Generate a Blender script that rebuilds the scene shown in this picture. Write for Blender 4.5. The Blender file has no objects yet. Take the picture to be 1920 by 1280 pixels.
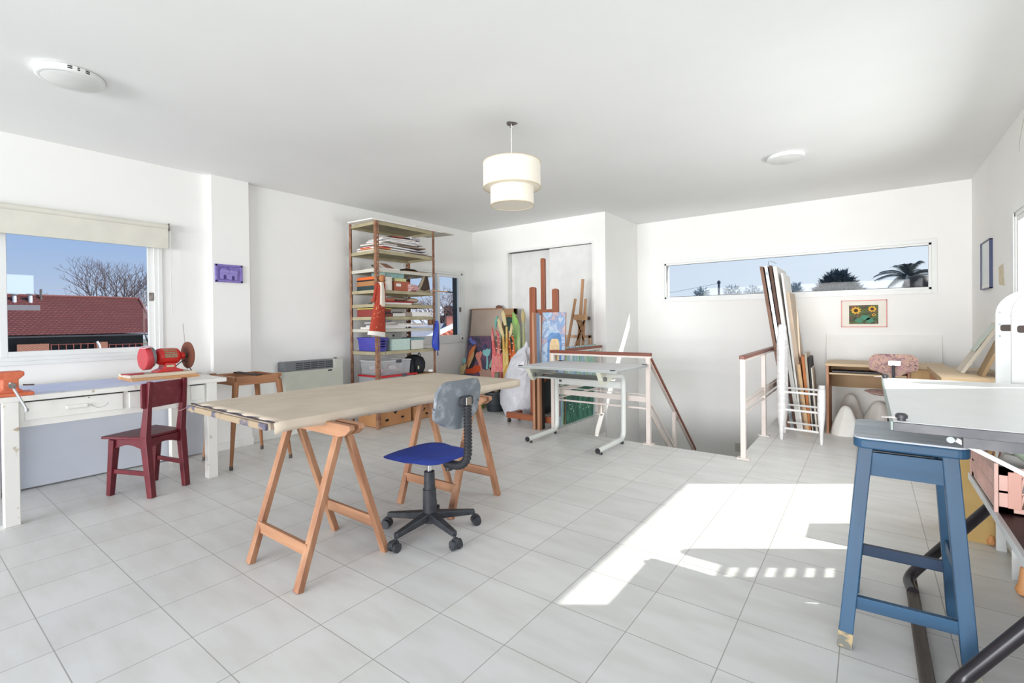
import bpy, bmesh, math, random
from mathutils import Vector, Matrix
R=random.Random(7)
S=bpy.context.scene; COL=S.collection
# ---------------------------------------------------------------- camera
FL,YAW,PIT,ROL,CY=895.95,.64093,.00791,-.01115,610.18
CAM=Vector((0,0,1.2))
_F=Vector((-math.sin(YAW)*math.cos(PIT),math.cos(YAW)*math.cos(PIT),-math.sin(PIT)))
_r=Vector((math.cos(YAW),math.sin(YAW),0)); _U=_r.cross(_F)
_R=math.cos(ROL)*_r+math.sin(ROL)*_U; _U=-math.sin(ROL)*_r+math.cos(ROL)*_U
cd=bpy.data.cameras.new('camera'); cam=bpy.data.objects.new('camera',cd); COL.objects.link(cam)
cam.matrix_world=Matrix(((_R.x,_U.x,-_F.x,CAM.x),(_R.y,_U.y,-_F.y,CAM.y),(_R.z,_U.z,-_F.z,CAM.z),(0,0,0,1)))
cd.sensor_width=36; cd.lens=FL*36/1920; cd.shift_y=(CY-640)/1920; cd.clip_start=.05; cd.clip_end=400
S.camera=cam
def at(x,y,X=None,Y=None,Z=None):
    d=_F+(x-960)/FL*_R-(y-CY)/FL*_U
    t=(X-CAM.x)/d.x if X is not None else (Y-CAM.y)/d.y if Y is not None else (Z-CAM.z)/d.z
    return CAM+t*d
# ---------------------------------------------------------------- world, sun, fill lamps
def lin(c):
    if isinstance(c,str):
        c=[int(c[i:i+2],16)/255 for i in (0,2,4)]
    return [v/12.92 if v<=.04045 else ((v+.055)/1.055)**2.4 for v in c]+[1]
w=bpy.data.worlds.new('sky'); S.world=w; w.use_nodes=True; nt=w.node_tree; nt.nodes.clear()
def N(nt,t,**k):
    n=nt.nodes.new(t)
    for a,b in k.items(): setattr(n,a,b)
    return n
tc=N(nt,'ShaderNodeTexCoord'); sep=N(nt,'ShaderNodeSeparateXYZ'); nt.links.new(tc.outputs['Generated'],sep.inputs[0])
rp=N(nt,'ShaderNodeValToRGB'); nt.links.new(sep.outputs['Z'],rp.inputs[0])
e=rp.color_ramp; e.elements[0].position=0; e.elements[0].color=lin('c3cfe2'); e.elements[1].position=.5; e.elements[1].color=lin('6f9ad6')
a=e.elements.new(.12); a.color=lin('a3bde4')
dt=N(nt,'ShaderNodeVectorMath',operation='DOT_PRODUCT'); dt.inputs[1].default_value=(.35,.94,0)
nt.links.new(tc.outputs['Generated'],dt.inputs[0])
mr=N(nt,'ShaderNodeMapRange'); mr.inputs[1].default_value=.3; mr.inputs[2].default_value=1.0; mr.inputs[4].default_value=.92
nt.links.new(dt.outputs['Value'],mr.inputs[0])
mx=N(nt,'ShaderNodeMix',data_type='RGBA'); nt.links.new(mr.outputs[0],mx.inputs[0]); nt.links.new(rp.outputs[0],mx.inputs[6]); mx.inputs[7].default_value=lin('e9f4ff')
bg=N(nt,'ShaderNodeBackground'); nt.links.new(mx.outputs[2],bg.inputs[0]); bg.inputs[1].default_value=.88
wo=N(nt,'ShaderNodeOutputWorld'); nt.links.new(bg.outputs[0],wo.inputs[0])
SUN=Vector((.82*.785,.572*.785,.62)).normalized()
sd=bpy.data.lights.new('sun','SUN'); sd.energy=4.6; sd.angle=.009; sd.color=(1,.97,.92)
so=bpy.data.objects.new('sun',sd); COL.objects.link(so); so.rotation_euler=SUN.to_track_quat('Z','Y').to_euler(); so.location=(8,6,9)
def area(name,loc,to,sx,sy,en,col=(1,1,1)):
    l=bpy.data.lights.new(name,'AREA'); l.shape='RECTANGLE'; l.size=sx; l.size_y=sy; l.energy=en; l.color=col
    o=bpy.data.objects.new(name,l); COL.objects.link(o); o.location=loc
    o.rotation_euler=(Vector(loc)-Vector(to)).to_track_quat('Z','Y').to_euler()
area('fill_lamp_rear',(-2.0,-9.0,1.3),(-2.0,3,1.7),8,2.6,1250,(.985,.99,1))  # added fill lamp behind the camera; no window stands there
area('fill_lamp_side',(.8,-.8,1.0),(-5,1.0,3.2),2.6,1.2,26,(.97,.985,1))  # added fill lamp by the right wall, tilted up at the ceiling
area('fill_lamp_right',(1.25,4.0,1.45),(-4,3.6,1.3),1.8,1.0,48,(.99,.995,1))  # added fill lamp outside the right-hand opening, lifts the far end
vs=S.view_settings; vs.view_transform='Standard'; vs.look='None'; vs.exposure=.22; vs.gamma=1; vs.use_curve_mapping=False
# ---------------------------------------------------------------- materials
def mat(name,col,rough=.6,metal=0,col2=None,scale=8,stretch=(1,1,1),lo=.35,hi=.65,bump=0,spec=.5,detail=4,trans=0,alpha=1):
    m=bpy.data.materials.new(name); m.use_nodes=True; nt=m.node_tree; b=nt.nodes['Principled BSDF']
    b.inputs['Roughness'].default_value=rough; b.inputs['Metallic'].default_value=metal; b.inputs['Specular IOR Level'].default_value=spec
    b.inputs['Transmission Weight'].default_value=trans; b.inputs['Alpha'].default_value=alpha
    tc=N(nt,'ShaderNodeTexCoord'); mp=N(nt,'ShaderNodeMapping'); mp.inputs['Scale'].default_value=stretch
    nt.links.new(tc.outputs['Object'],mp.inputs[0])
    nz=N(nt,'ShaderNodeTexNoise'); nz.inputs['Scale'].default_value=scale; nz.inputs['Detail'].default_value=detail
    nt.links.new(mp.outputs[0],nz.inputs['Vector'])
    r=N(nt,'ShaderNodeValToRGB'); r.color_ramp.elements[0].position=lo; r.color_ramp.elements[1].position=hi
    c=lin(col); r.color_ramp.elements[0].color=c
    r.color_ramp.elements[1].color=lin(col2) if col2 else [min(1,v*1.06) for v in c[:3]]+[1]
    nt.links.new(nz.outputs['Fac'],r.inputs[0]); nt.links.new(r.outputs[0],b.inputs['Base Color'])
    if bump:
        bp=N(nt,'ShaderNodeBump'); bp.inputs['Strength'].default_value=bump; bp.inputs['Distance'].default_value=.01
        nt.links.new(nz.outputs['Fac'],bp.inputs['Height']); nt.links.new(bp.outputs[0],b.inputs['Normal'])
    return m
def grain(name,c1,c2,axis,rough=.55,scale=18):
    s=[1,1,1]; s[axis]=.08
    return mat(name,c1,rough,col2=c2,scale=scale,stretch=s,lo=.3,hi=.7,bump=.05)
def paint(name,stops,scale=4,stretch=(1,1,1),vor=False,rough=.7,rot=(0,0,0)):
    m=bpy.data.materials.new(name); m.use_nodes=True; nt=m.node_tree; b=nt.nodes['Principled BSDF']; b.inputs['Roughness'].default_value=rough
    tc=N(nt,'ShaderNodeTexCoord'); mp=N(nt,'ShaderNodeMapping'); mp.inputs['Scale'].default_value=stretch; mp.inputs['Rotation'].default_value=rot
    nt.links.new(tc.outputs['Object'],mp.inputs[0])
    if vor: t=N(nt,'ShaderNodeTexVoronoi'); out='Color'
    else: t=N(nt,'ShaderNodeTexNoise'); t.inputs['Detail'].default_value=3; t.inputs['Distortion'].default_value=1.2; out='Fac'
    t.inputs['Scale'].default_value=scale; nt.links.new(mp.outputs[0],t.inputs['Vector'])
    r=N(nt,'ShaderNodeValToRGB'); nt.links.new(t.outputs[out],r.inputs[0]); el=r.color_ramp.elements
    ps=[.28+.44*i/(len(stops)-1) if not vor else i/(len(stops)-1) for i in range(len(stops))]
    el[0].position=ps[0]; el[0].color=lin(stops[0]); el[1].position=ps[-1]; el[1].color=lin(stops[-1])
    for p,c in list(zip(ps,stops))[1:-1]: q=el.new(p); q.color=lin(c)
    nt.links.new(r.outputs[0],b.inputs['Base Color']); return m
def glassmat():
    m=bpy.data.materials.new('window_glass'); m.use_nodes=True; nt=m.node_tree; nt.nodes.clear()
    t=N(nt,'ShaderNodeBsdfTransparent'); t.inputs[0].default_value=(.97,.98,.98,1); g=N(nt,'ShaderNodeBsdfGlossy'); g.inputs['Roughness'].default_value=.02
    lw=N(nt,'ShaderNodeLayerWeight'); lw.inputs[0].default_value=.5; pw=N(nt,'ShaderNodeMath',operation='POWER'); pw.inputs[1].default_value=5; nt.links.new(lw.outputs['Facing'],pw.inputs[0]); f=N(nt,'ShaderNodeMath',operation='MULTIPLY_ADD'); f.inputs[1].default_value=.6; f.inputs[2].default_value=.008; nt.links.new(pw.outputs[0],f.inputs[0]); x=N(nt,'ShaderNodeMixShader'); o=N(nt,'ShaderNodeOutputMaterial')
    nt.links.new(f.outputs[0],x.inputs[0]); nt.links.new(t.outputs[0],x.inputs[1]); nt.links.new(g.outputs[0],x.inputs[2]); nt.links.new(x.outputs[0],o.inputs[0]); return m
GLASS=glassmat()
def clearmat(name,col,al):
    m=bpy.data.materials.new(name); m.use_nodes=True; nt=m.node_tree; nt.nodes.clear()
    t=N(nt,'ShaderNodeBsdfTransparent'); d=N(nt,'ShaderNodeBsdfPrincipled'); d.inputs['Base Color'].default_value=lin(col); d.inputs['Roughness'].default_value=.35
    x=N(nt,'ShaderNodeMixShader'); x.inputs[0].default_value=al; o=N(nt,'ShaderNodeOutputMaterial')
    nt.links.new(t.outputs[0],x.inputs[1]); nt.links.new(d.outputs[0],x.inputs[2]); nt.links.new(x.outputs[0],o.inputs[0]); return m
def floormat():
    m=bpy.data.materials.new('floor_tiles'); m.use_nodes=True; nt=m.node_tree; b=nt.nodes['Principled BSDF']
    g=N(nt,'ShaderNodeNewGeometry'); sp=N(nt,'ShaderNodeSeparateXYZ'); nt.links.new(g.outputs['Position'],sp.inputs[0])
    def M(op,a,b=None):
        n=N(nt,'ShaderNodeMath',operation=op)
        for i,v in enumerate((a,b)):
            if v is None: continue
            if isinstance(v,(int,float)): n.inputs[i].default_value=v
            else: nt.links.new(v,n.inputs[i])
        return n.outputs[0]
    T=.33365
    u=M('DIVIDE',M('ADD',sp.outputs['X'],1.7572+T*30),T); v=M('DIVIDE',M('SUBTRACT',sp.outputs['Y'],1.0563-T*30),T)
    fu=M('FRACT',u); fv=M('FRACT',v)
    def edge(f): return M('MINIMUM',f,M('SUBTRACT',1.0,f))
    d=M('MINIMUM',edge(fu),edge(fv)); ln=M('LESS_THAN',d,.0055)
    cb=N(nt,'ShaderNodeCombineXYZ'); nt.links.new(M('FLOOR',u),cb.inputs[0]); nt.links.new(M('FLOOR',v),cb.inputs[1])
    wn=N(nt,'ShaderNodeTexWhiteNoise'); nt.links.new(cb.outputs[0],wn.inputs['Vector'])
    tile=N(nt,'ShaderNodeMix',data_type='RGBA'); tile.inputs[6].default_value=lin('dad9d6'); tile.inputs[7].default_value=lin('e0dfdb'); nt.links.new(wn.outputs['Value'],tile.inputs[0])
    nz=N(nt,'ShaderNodeTexNoise'); nz.inputs['Scale'].default_value=3; nz.inputs['Detail'].default_value=8; mp=N(nt,'ShaderNodeMapping'); mp.inputs['Scale'].default_value=(1,3.5,1)
    nt.links.new(g.outputs['Position'],mp.inputs[0]); nt.links.new(mp.outputs[0],nz.inputs['Vector'])
    st=N(nt,'ShaderNodeMix',data_type='RGBA',blend_type='MULTIPLY'); rr=N(nt,'ShaderNodeValToRGB'); rr.color_ramp.elements[0].position=.3; rr.color_ramp.elements[0].color=(.9,.89,.87,1); rr.color_ramp.elements[1].position=.6; rr.color_ramp.elements[1].color=(1,1,1,1)
    nt.links.new(nz.outputs['Fac'],rr.inputs[0]); st.inputs[0].default_value=1; nt.links.new(tile.outputs[2],st.inputs[6]); nt.links.new(rr.outputs[0],st.inputs[7])
    fin=N(nt,'ShaderNodeMix',data_type='RGBA'); nt.links.new(ln,fin.inputs[0]); nt.links.new(st.outputs[2],fin.inputs[6]); fin.inputs[7].default_value=lin('a5a29c')
    nt.links.new(fin.outputs[2],b.inputs['Base Color']); b.inputs['Roughness'].default_value=.38; b.inputs['Specular IOR Level'].default_value=.35
    return m
WALL=mat('white_wall_paint','f1f0ed',.85,col2='f3f2ef',scale=2.5)
CEIL=mat('white_ceiling_paint','f3f3f2',.9,col2='f5f5f4',scale=2)
FLOOR=floormat()
ALU=mat('white_aluminium','e6e7e4',.4,col2='e9eae8')
TRIMM=mat('white_trim_paint','e8e8e4',.6)
DARKM=mat('black_plastic','1b1b1f',.45,col2='24242a')
GREYD=mat('dark_grey_plastic','46494f',.55,col2='53575e',scale=20)
CHROME=mat('chrome','c9cacc',.2,1)
STEEL=mat('worn_steel','8d8680',.4,.8,col2='6e665f',scale=30)
WHITEP=mat('white_paper','ece9e4',.8)
OLDW=mat('old_white_enamel','e6e3dc',.5,col2='efede6',scale=6)
CHIP=mat('chipped_white_enamel','e8e5de',.5,col2='b3a188',scale=14,lo=.62,hi=.7)
PINE=[grain('pine_wood_%s'%'xyz'[i],'946448','bb8c69',i) for i in range(3)]
TAN=[grain('walnut_wood_%s'%'xyz'[i],'8a5a38','a87550',i) for i in range(3)]
RED=mat('dark_red_paint','5f1822',.35,col2='6e1f2a',scale=20)
MAHO=grain('mahogany_handrail','6e3422','84442e',1,.35)
PINKW=mat('pale_pink_lacquer','dccfc6',.4,col2='e2d7cf')
# ---------------------------------------------------------------- helpers
def BM(): return bmesh.new()
def box(bm,x0,x1,y0,y1,z0,z1):
    v=[bm.verts.new(c) for c in ((x0,y0,z0),(x1,y0,z0),(x1,y1,z0),(x0,y1,z0),(x0,y0,z1),(x1,y0,z1),(x1,y1,z1),(x0,y1,z1))]
    for f in ((3,2,1,0),(4,5,6,7),(0,1,5,4),(1,2,6,5),(2,3,7,6),(3,0,4,7)): bm.faces.new([v[i] for i in f])
    return bm
def beam(bm,p,q,w,t,up=(0,0,1),w2=None,t2=None):
    p,q=Vector(p),Vector(q); d=(q-p).normalized(); up=Vector(up)
    if abs(d.dot(up))>.98: up=Vector((1,0,0))
    s=d.cross(up).normalized(); u=s.cross(d); vs=[]
    for c,a,b in ((p,w/2,t/2),(q,(w2 or w)/2,(t2 or t)/2)):
        vs+=[bm.verts.new(c+s*i*a+u*j*b) for i,j in ((-1,-1),(1,-1),(1,1),(-1,1))]
    for f in ((3,2,1,0),(4,5,6,7),(0,1,5,4),(1,2,6,5),(2,3,7,6),(3,0,4,7)): bm.faces.new([vs[i] for i in f])
    return bm
def tube(bm,pts,r,n=10,caps=True,radii=None):
    pts=[Vector(p) for p in pts]; rings=[]; prev=None
    for i,p in enumerate(pts):
        d=((pts[min(i+1,len(pts)-1)]-p).normalized()+(p-pts[max(i-1,0)]).normalized()).normalized()
        if prev is None:
            a=Vector((0,0,1)) if abs(d.z)<.9 else Vector((1,0,0)); s=d.cross(a).normalized()
        else: s=(prev-d*prev.dot(d)).normalized()
        prev=s; t=d.cross(s); rr=radii[i] if radii else r
        rings.append([bm.verts.new(p+rr*(math.cos(2*math.pi*k/n)*s+math.sin(2*math.pi*k/n)*t)) for k in range(n)])
    for a,b in zip(rings,rings[1:]):
        for k in range(n): bm.faces.new((a[k],a[(k+1)%n],b[(k+1)%n],b[k]))
    if caps: bm.faces.new(rings[0][::-1]); bm.faces.new(rings[-1])
    return bm
def smoothpath(pts,n=6,rad=.05):
    pts=[Vector(p) for p in pts]; out=[pts[0]]
    for a,b,c in zip(pts,pts[1:],pts[2:]):
        d1=(a-b); d2=(c-b); r=min(rad,d1.length*.45,d2.length*.45); p=b+d1.normalized()*r; q=b+d2.normalized()*r
        for i in range(n+1):
            t=i/n; out.append(p*(1-t)**2+b*2*t*(1-t)+q*t*t)
    out.append(pts[-1]); return out
def lathe(bm,prof,c=(0,0,0),n=24,axis='Z',wob=None):
    c=Vector(c); rings=[]
    for j,(r,z) in enumerate(prof):
        ring=[]
        for k in range(n):
            a=2*math.pi*k/n; rr=r*(wob(a,j) if wob else 1); x,y=rr*math.cos(a),rr*math.sin(a)
            v={'Z':(x,y,z),'X':(z,x,y),'Y':(x,z,y)}[axis]; ring.append(bm.verts.new(c+Vector(v)))
        rings.append(ring)
    for a,b in zip(rings,rings[1:]):
        for k in range(n): bm.faces.new((a[k],a[(k+1)%n],b[(k+1)%n],b[k]))
    for rg,fl in ((rings[0],1),(rings[-1],0)):
        if prof[0 if fl else -1][0]>1e-5: bm.faces.new(rg[::-1] if fl else rg)
    bmesh.ops.remove_doubles(bm,verts=bm.verts,dist=1e-6)
    return bm
def prism(bm,pts,fn,d0,d1):
    a=[bm.verts.new(fn(u,v,d0)) for u,v in pts]; b=[bm.verts.new(fn(u,v,d1)) for u,v in pts]; n=len(pts)
    bm.faces.new(a[::-1]); bm.faces.new(b)
    for k in range(n): bm.faces.new((a[k],a[(k+1)%n],b[(k+1)%n],b[k]))
    return bm
def rrect(x0,x1,y0,y1,r,n=5,corners=(1,1,1,1)):
    out=[]
    for (cx,cy,a0),on in zip(((x1-r,y1-r,0),(x0+r,y1-r,90),(x0+r,y0+r,180),(x1-r,y0+r,270)),corners):
        if not on: out.append((cx+r*(1 if a0 in(0,270) else -1),cy+r*(1 if a0 in (0,90) else -1))); continue
        for i in range(n+1):
            t=math.radians(a0+90*i/n); out.append((cx+r*math.cos(t),cy+r*math.sin(t)))
    return out
WO={}
def link(name,bm,m,parent=None,world=True,smooth=False,bev=0,org=None,seg=2):
    """one mesh object; world=True: vertices are world coordinates and are shifted to the thing's origin"""
    bmesh.ops.recalc_face_normals(bm,faces=bm.faces)
    if parent is None and org is None:
        xs=[v.co for v in bm.verts]; org=Vector(((min(c.x for c in xs)+max(c.x for c in xs))/2,(min(c.y for c in xs)+max(c.y for c in xs))/2,min(c.z for c in xs)))
    o_=WO[parent.name] if parent else Vector(org)
    if world: bmesh.ops.translate(bm,verts=bm.verts,vec=-o_)
    me=bpy.data.meshes.new(name); bm.to_mesh(me); bm.free(); o=bpy.data.objects.new(name,me); COL.objects.link(o)
    for mm in (m if isinstance(m,(list,tuple)) else [m]): me.materials.append(mm)
    if smooth:
        for p in me.polygons: p.use_smooth=True
        try: me.set_sharp_from_angle(angle=math.radians(40))
        except Exception: pass
    if parent: o.parent=parent
    else: o.location=o_
    WO[o.name]=o_
    if bev:
        b=o.modifiers.new('bevel','BEVEL'); b.width=bev; b.segments=seg; b.limit_method='ANGLE'; b.angle_limit=math.radians(50)
    return o
def tag(o,label,cat,group=None):
    o['label']=label; o['category']=cat
    if group: o['group']=group
    return o
def thing(name,label,cat,loc,rz=0,group=None):
    o=bpy.data.objects.new(name,None); o.empty_display_size=.1; COL.objects.link(o); o.location=loc; o.rotation_euler=(0,0,rz)
    WO[o.name]=Vector(loc); return tag(o,label,cat,group)
def struct(name,bm,m,parent=None,**k):
    o=link(name,bm,m,parent,org=(0,0,0) if parent is None else None,**k)
    if parent is None: o['kind']='structure'
    return o
def dup(root,loc,rz,label,group=None):
    r=root.copy(); COL.objects.link(r); r.location=loc; r.rotation_euler=(0,0,rz); r['label']=label
    if group: r['group']=group
    for ch in list(root.children):
        c=ch.copy(); COL.objects.link(c); c.parent=r
        for g in ch.children:
            d=g.copy(); COL.objects.link(d); d.parent=c
    return r
def slab(p00,p10,p11,p01,t,bm=None):
    """thin panel with thickness from 4 corners"""
    bm=bm or BM(); P=[Vector(p) for p in (p00,p10,p11,p01)]; n=(P[1]-P[0]).cross(P[3]-P[0]).normalized()*t
    a=[bm.verts.new(p) for p in P]; b=[bm.verts.new(p+n) for p in P]
    bm.faces.new(a[::-1]); bm.faces.new(b)
    for k in range(4): bm.faces.new((a[k],a[(k+1)%4],b[(k+1)%4],b[k]))
    return bm
# ---------------------------------------------------------------- room shell
HC=2.62; XL=-5.03; YB=5.72; YF=6.8; XR=.86; XS=-2.74; Y0=-2.4; T=.2
HX0,HX1,HY0=-2.76,-.9,4.5      # stair hole
bm=BM()
box(bm,XL-T,XR+T,Y0,HY0,-.25,0); box(bm,HX1,XR+T,HY0,YF+T,-.25,0); box(bm,XL-T,HX0,HY0,YB+T,-.25,0)
struct('floor',bm,FLOOR)
struct('ceiling',box(BM(),XL-T,XR+T,Y0,YF+T,HC,HC+.25),CEIL)
def wall_x(bm,x0,x1,y0,y1,holes,z0=0,z1=HC):
    ys=y0
    for a,b,c,d in sorted(holes):
        box(bm,x0,x1,ys,a,z0,z1); box(bm,x0,x1,a,b,z0,c); box(bm,x0,x1,a,b,d,z1); ys=b
    box(bm,x0,x1,ys,y1,z0,z1)
W1=(-.55,1.52,.95,1.96); W2=(4.33,5.47,.94,1.95)
bm=BM(); wall_x(bm,XL-T,XL,Y0,YB+T,[W1,W2]); box(bm,XL,XL+.07,1.93,2.27,0,HC); struct('wall_left',bm,WALL)
DX0,DX1,DZ=-4.33,-2.93,2.235
bm=BM(); box(bm,XL,DX0,YB,YB+T,0,HC); box(bm,DX1,XS-.12,YB,YB+T,0,HC); box(bm,DX0,DX1,YB,YB+T,DZ,HC); box(bm,DX0,DX1,YB+T-.02,YB+T+.1,0,DZ); struct('wall_back',bm,WALL)
struct('wall_return',box(BM(),XS-.12,XS,YB,YF+T,-2.9,HC),WALL)
W3=(-2.335,.545,1.5,2.0)
bm=BM(); box(bm,XS-.12,W3[0],YF,YF+T,-2.9,HC); box(bm,W3[1],XR+T,YF,YF+T,-2.9,HC); box(bm,W3[0],W3[1],YF,YF+T,-2.9,W3[2]); box(bm,W3[0],W3[1],YF,YF+T,W3[3],HC); struct('wall_far',bm,WALL)
W4=(3.0,4.99,.85,1.95); W5=(-1.9,1.5,.5,2.1)
bm=BM(); wall_x(bm,XR,XR+.08,Y0,YF+T,[W5,W4]); struct('wall_right',bm,WALL)
bm=BM(); box(bm,HX0-.15,HX0,HY0-.1,YB,-2.9,-.25); box(bm,HX0-.15,HX1+.15,HY0-.15,HY0,-2.9,-.25); box(bm,HX1,HX1+.15,HY0,YF,-2.9,-.25); box(bm,HX0-.15,HX1+.15,HY0-.15,YF,-3,-2.9)
struct('wall_stairwell',bm,WALL)
bm=BM(); nst=12
for i in range(nst): box(bm,-1.72,HX1,HY0+.0+.26*i if i<8 else HY0+.26*7.9,HY0+.26*(i+1) if i<8 else HY0+.26*8.2,-2.9,-.18*(i+1))
struct('stairs',bm,mat('white_stone_steps','d8d6d0',.5))
bm=BM(); box(bm,XL,XL+.012,2.27,YB,0,.075); box(bm,XL+.07,XL+.082,1.93,2.282,0,.075); struct('baseboard_left',bm,TRIMM,bev=.003)
bm=BM(); box(bm,XL,DX0-.04,YB-.012,YB,0,.075); struct('baseboard_back',bm,TRIMM)
struct('baseboard_right',box(BM(),XR-.012,XR,Y0,YF,0,.075),TRIMM)
# closet doors
dr=BM(); DOORM=mat('door_laminate','dededb',.5)
d1=struct('door_1',box(BM(),DX0+.003,-3.6,YB+.10,YB+.125,.0,DZ-.004),DOORM)
d2=struct('door_2',box(BM(),-3.61,DX1-.006,YB+.025,YB+.055,.0,DZ-.01),DOORM)
bm=lathe(BM(),[(0,-.006),(.022,-.006),(.026,0),(.026,.004),(.019,.004),(.017,-.002),(0,-.002)],(DX1-.07,YB+.022,1.235),20,'Y'); link('recessed_pull',bm,STEEL,d2,smooth=True)
bm=BM(); f=.028
box(bm,DX0-f,DX0+.003,YB-.012,YB+.175,0,DZ-.003); box(bm,DX1-.003,DX1+f,YB-.012,YB+.175,0,DZ-.003); box(bm,DX0-f,DX1+f,YB-.012,YB+.175,DZ-.003,DZ+f); struct('trim_1',bm,TRIMM,bev=.002)
struct('trim_2',box(BM(),DX0+.0,DX1,YB+.02,YB+.09,DZ-.009,DZ-.002),mat('door_track_dark','4a4a48',.5,.5))
# windows on X=const walls: frame, sashes, glass
def win_x(name,h,xi,xo,splits,trimw,latch,sgn):
    y0,y1,z0,z1=h; fr=.03; xm=(xi+xo)/2
    bm=BM(); a,b=sorted((xi-sgn*0.005,xo))
    for q in ((y0,y0+fr,z0,z1),(y1-fr,y1,z0,z1),(y0,y1,z0,z0+fr),(y0,y1,z1-fr,z1)): box(bm,a,b,*q)
    t=trimw; c,d=sorted((xi,xi-sgn*.012))
    for q in ((y0-t,y0,z0-t,z1+t),(y1,y1+t,z0-t,z1+t),(y0,y1,z0-t,z0),(y0,y1,z1,z1+t)): box(bm,c,d,*q)
    o=struct(name,bm,ALU,bev=.002)
    if sgn<0: link('outer_guide',box(BM(),xi-.19,xo-.001,y1-.022,y1-.001,z0+.002,z1-.002),DARKM,o)
    for i,(a0,a1) in enumerate(splits):
        xs=xm+(.018 if i%2 else -.018); s=.04; bm=BM()
        for q in ((a0,a0+s,z0+fr,z1-fr),(a1-s,a1,z0+fr,z1-fr),(a0+s,a1-s,z0+fr,z0+fr+s),(a0+s,a1-s,z1-fr-s,z1-fr)): box(bm,xs-.015,xs+.015,*q)
        sa=link('sash',bm,ALU,o,bev=.002)
        link('pane',box(BM(),xs-.003,xs+.003,a0+s,a1-s,z0+fr+s,z1-fr-s),GLASS,sa)
        if i==len(splits)-1 and latch: link('latch',box(BM(),min(xs,xs-sgn*.03),max(xs,xs-sgn*.03),a1-s+.005,a1-.008,latch,latch+.07),STEEL,sa,bev=.003)
    return o
win_x('window_1',W1,XL,XL-.09,[(W1[0]+.03,.60),(.555,W1[1]-.03)],.03,1.42,-1)
win_x('window_2',W2,XL,XL-.09,[(W2[0]+.03,5.0),(4.955,W2[1]-.03)],.05,1.36,-1)
win_x('window_4',W4,XR,XR+.07,[(W4[0]+.03,W4[1]-.03)],.075,None,1)
win_x('added_bounce_window',W5,XR,XR+.07,[(W5[0]+.03,W5[1]-.03)],.05,None,1)  # unseen opening added so sun bounces off the floor to the ceiling
x0,x1,z0,z1=W3; bm=BM(); fr=.025
for q in ((x0,x0+fr,z0,z1),(x1-fr,x1,z0,z1),(x0,x1,z0,z0+fr),(x0,x1,z1-fr,z1)): box(bm,q[0],q[1],YF-.004,YF+.05,q[2],q[3])
t=.045
for q in ((x0-t,x0,z0-t,z1+t),(x1,x1+t,z0-t,z1+t),(x0,x1,z0-t,z0),(x0,x1,z1,z1+t)): box(bm,q[0],q[1],YF-.012,YF,q[2],q[3])
w3=struct('window_3',bm,ALU,bev=.002)
link('pane',box(BM(),x0+fr,x1-fr,YF+.022,YF+.028,z0+fr,z1-fr),GLASS,w3)
link('seal',(lambda b:(box(b,x0+fr,x1-fr,YF+.015,YF+.02,z0+fr,z0+fr+.006),box(b,x0+fr,x0+fr+.006,YF+.015,YF+.02,z0+fr,z1-fr),box(b,x0+fr,x1-fr,YF+.015,YF+.02,z1-fr-.004,z1-fr),b)[-1])(BM()),DARKM,w3)
tag(link('wall_outlet',box(BM(),-1.42,-1.31,YF-.01,YF,-.54,-.43),mat('cream_plastic','c9c8bd',.5),bev=.004),'small cream outlet plate low on the stairwell wall','outlet')
# ---------------------------------------------------------------- lights fixtures
def disc_lamp(loc,r,label,marks):
    t=thing('ceiling_lamp',label,'ceiling light',loc,group='flat round ceiling lamps')
    link('housing',lathe(BM(),[(r-.006,0),(r,-.004),(r,-.03),(r-.008,-.036),(r-.02,-.037)],(0,0,0),48),ALU,t,world=False,smooth=True)
    link('diffuser',lathe(BM(),[(r-.02,-.034),(r-.03,-.039),(0,-.04)],(0,0,0),48),mat('opal_diffuser','e4e4e2',.4),t,world=False,smooth=True)
    if marks:
        for a0,n in ((-.32,4),(-.02,2),(.24,4)):
            bm=BM()
            for k in range(n):
                for zz in (-.011,-.021):
                    a=math.radians(2)+a0*.9+k*.032; c=Vector((math.cos(a)*r,math.sin(a)*r,zz)); d=Vector((-math.sin(a),math.cos(a),0))
                    beam(bm,c-d*.0025,c+d*.0025,.003,.006)
            link('vent_slots',bm,DARKM,t,world=False)
disc_lamp((-3.60,.69,HC),.15,'round white flat ceiling lamp above the workbench side, with dark vent slots',True)
disc_lamp((-.57,4.78,HC),.145,'round white flat ceiling lamp above the stair railing, right part of ceiling',False)
px,py=-2.045,2.76
t=thing('pendant_lamp','cream two-tier drum pendant lamp hanging on a thin cord from the ceiling','pendant lamp',(px,py,2.0))
LIN=clearmat('cream_lampshade_fabric','f2eadb',.97)
def shade(r,z0,z1,nm):
    link(nm,lathe(BM(),[(r,z0),(r,z1),(r-.003,z1),(r-.003,z0),(r,z0)],(px,py,0),48),mat('cream_shade_linen','eee6d8',.85,col2='f3ecdf',scale=60),t,smooth=True)
    for z in (z0,z1): link('rim',tube(BM(),[(px+r*math.cos(i*math.pi/24),py+r*math.sin(i*math.pi/24),z) for i in range(49)],.0035,6),mat('tan_rim_tape','d2c2a6',.8),t,smooth=True)
shade(.205,2.16,2.335,'upper_shade'); shade(.155,2.035,2.20,'lower_shade')
link('cord',tube(BM(),[(px,py,2.3),(px,py,HC)],.0025,6),WHITEP,t)
link('spider',(lambda b:[tube(b,[(px,py,2.3),(px+.2*math.cos(a),py+.2*math.sin(a),2.3)],.002,5) for a in (0,2.09,4.19)] and b)(BM()),CHROME,t)
link('lamp_holder',lathe(BM(),[(.018,2.2),(.02,2.3),(.008,2.32)],(px,py,0),14),WHITEP,t,smooth=True)
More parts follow.
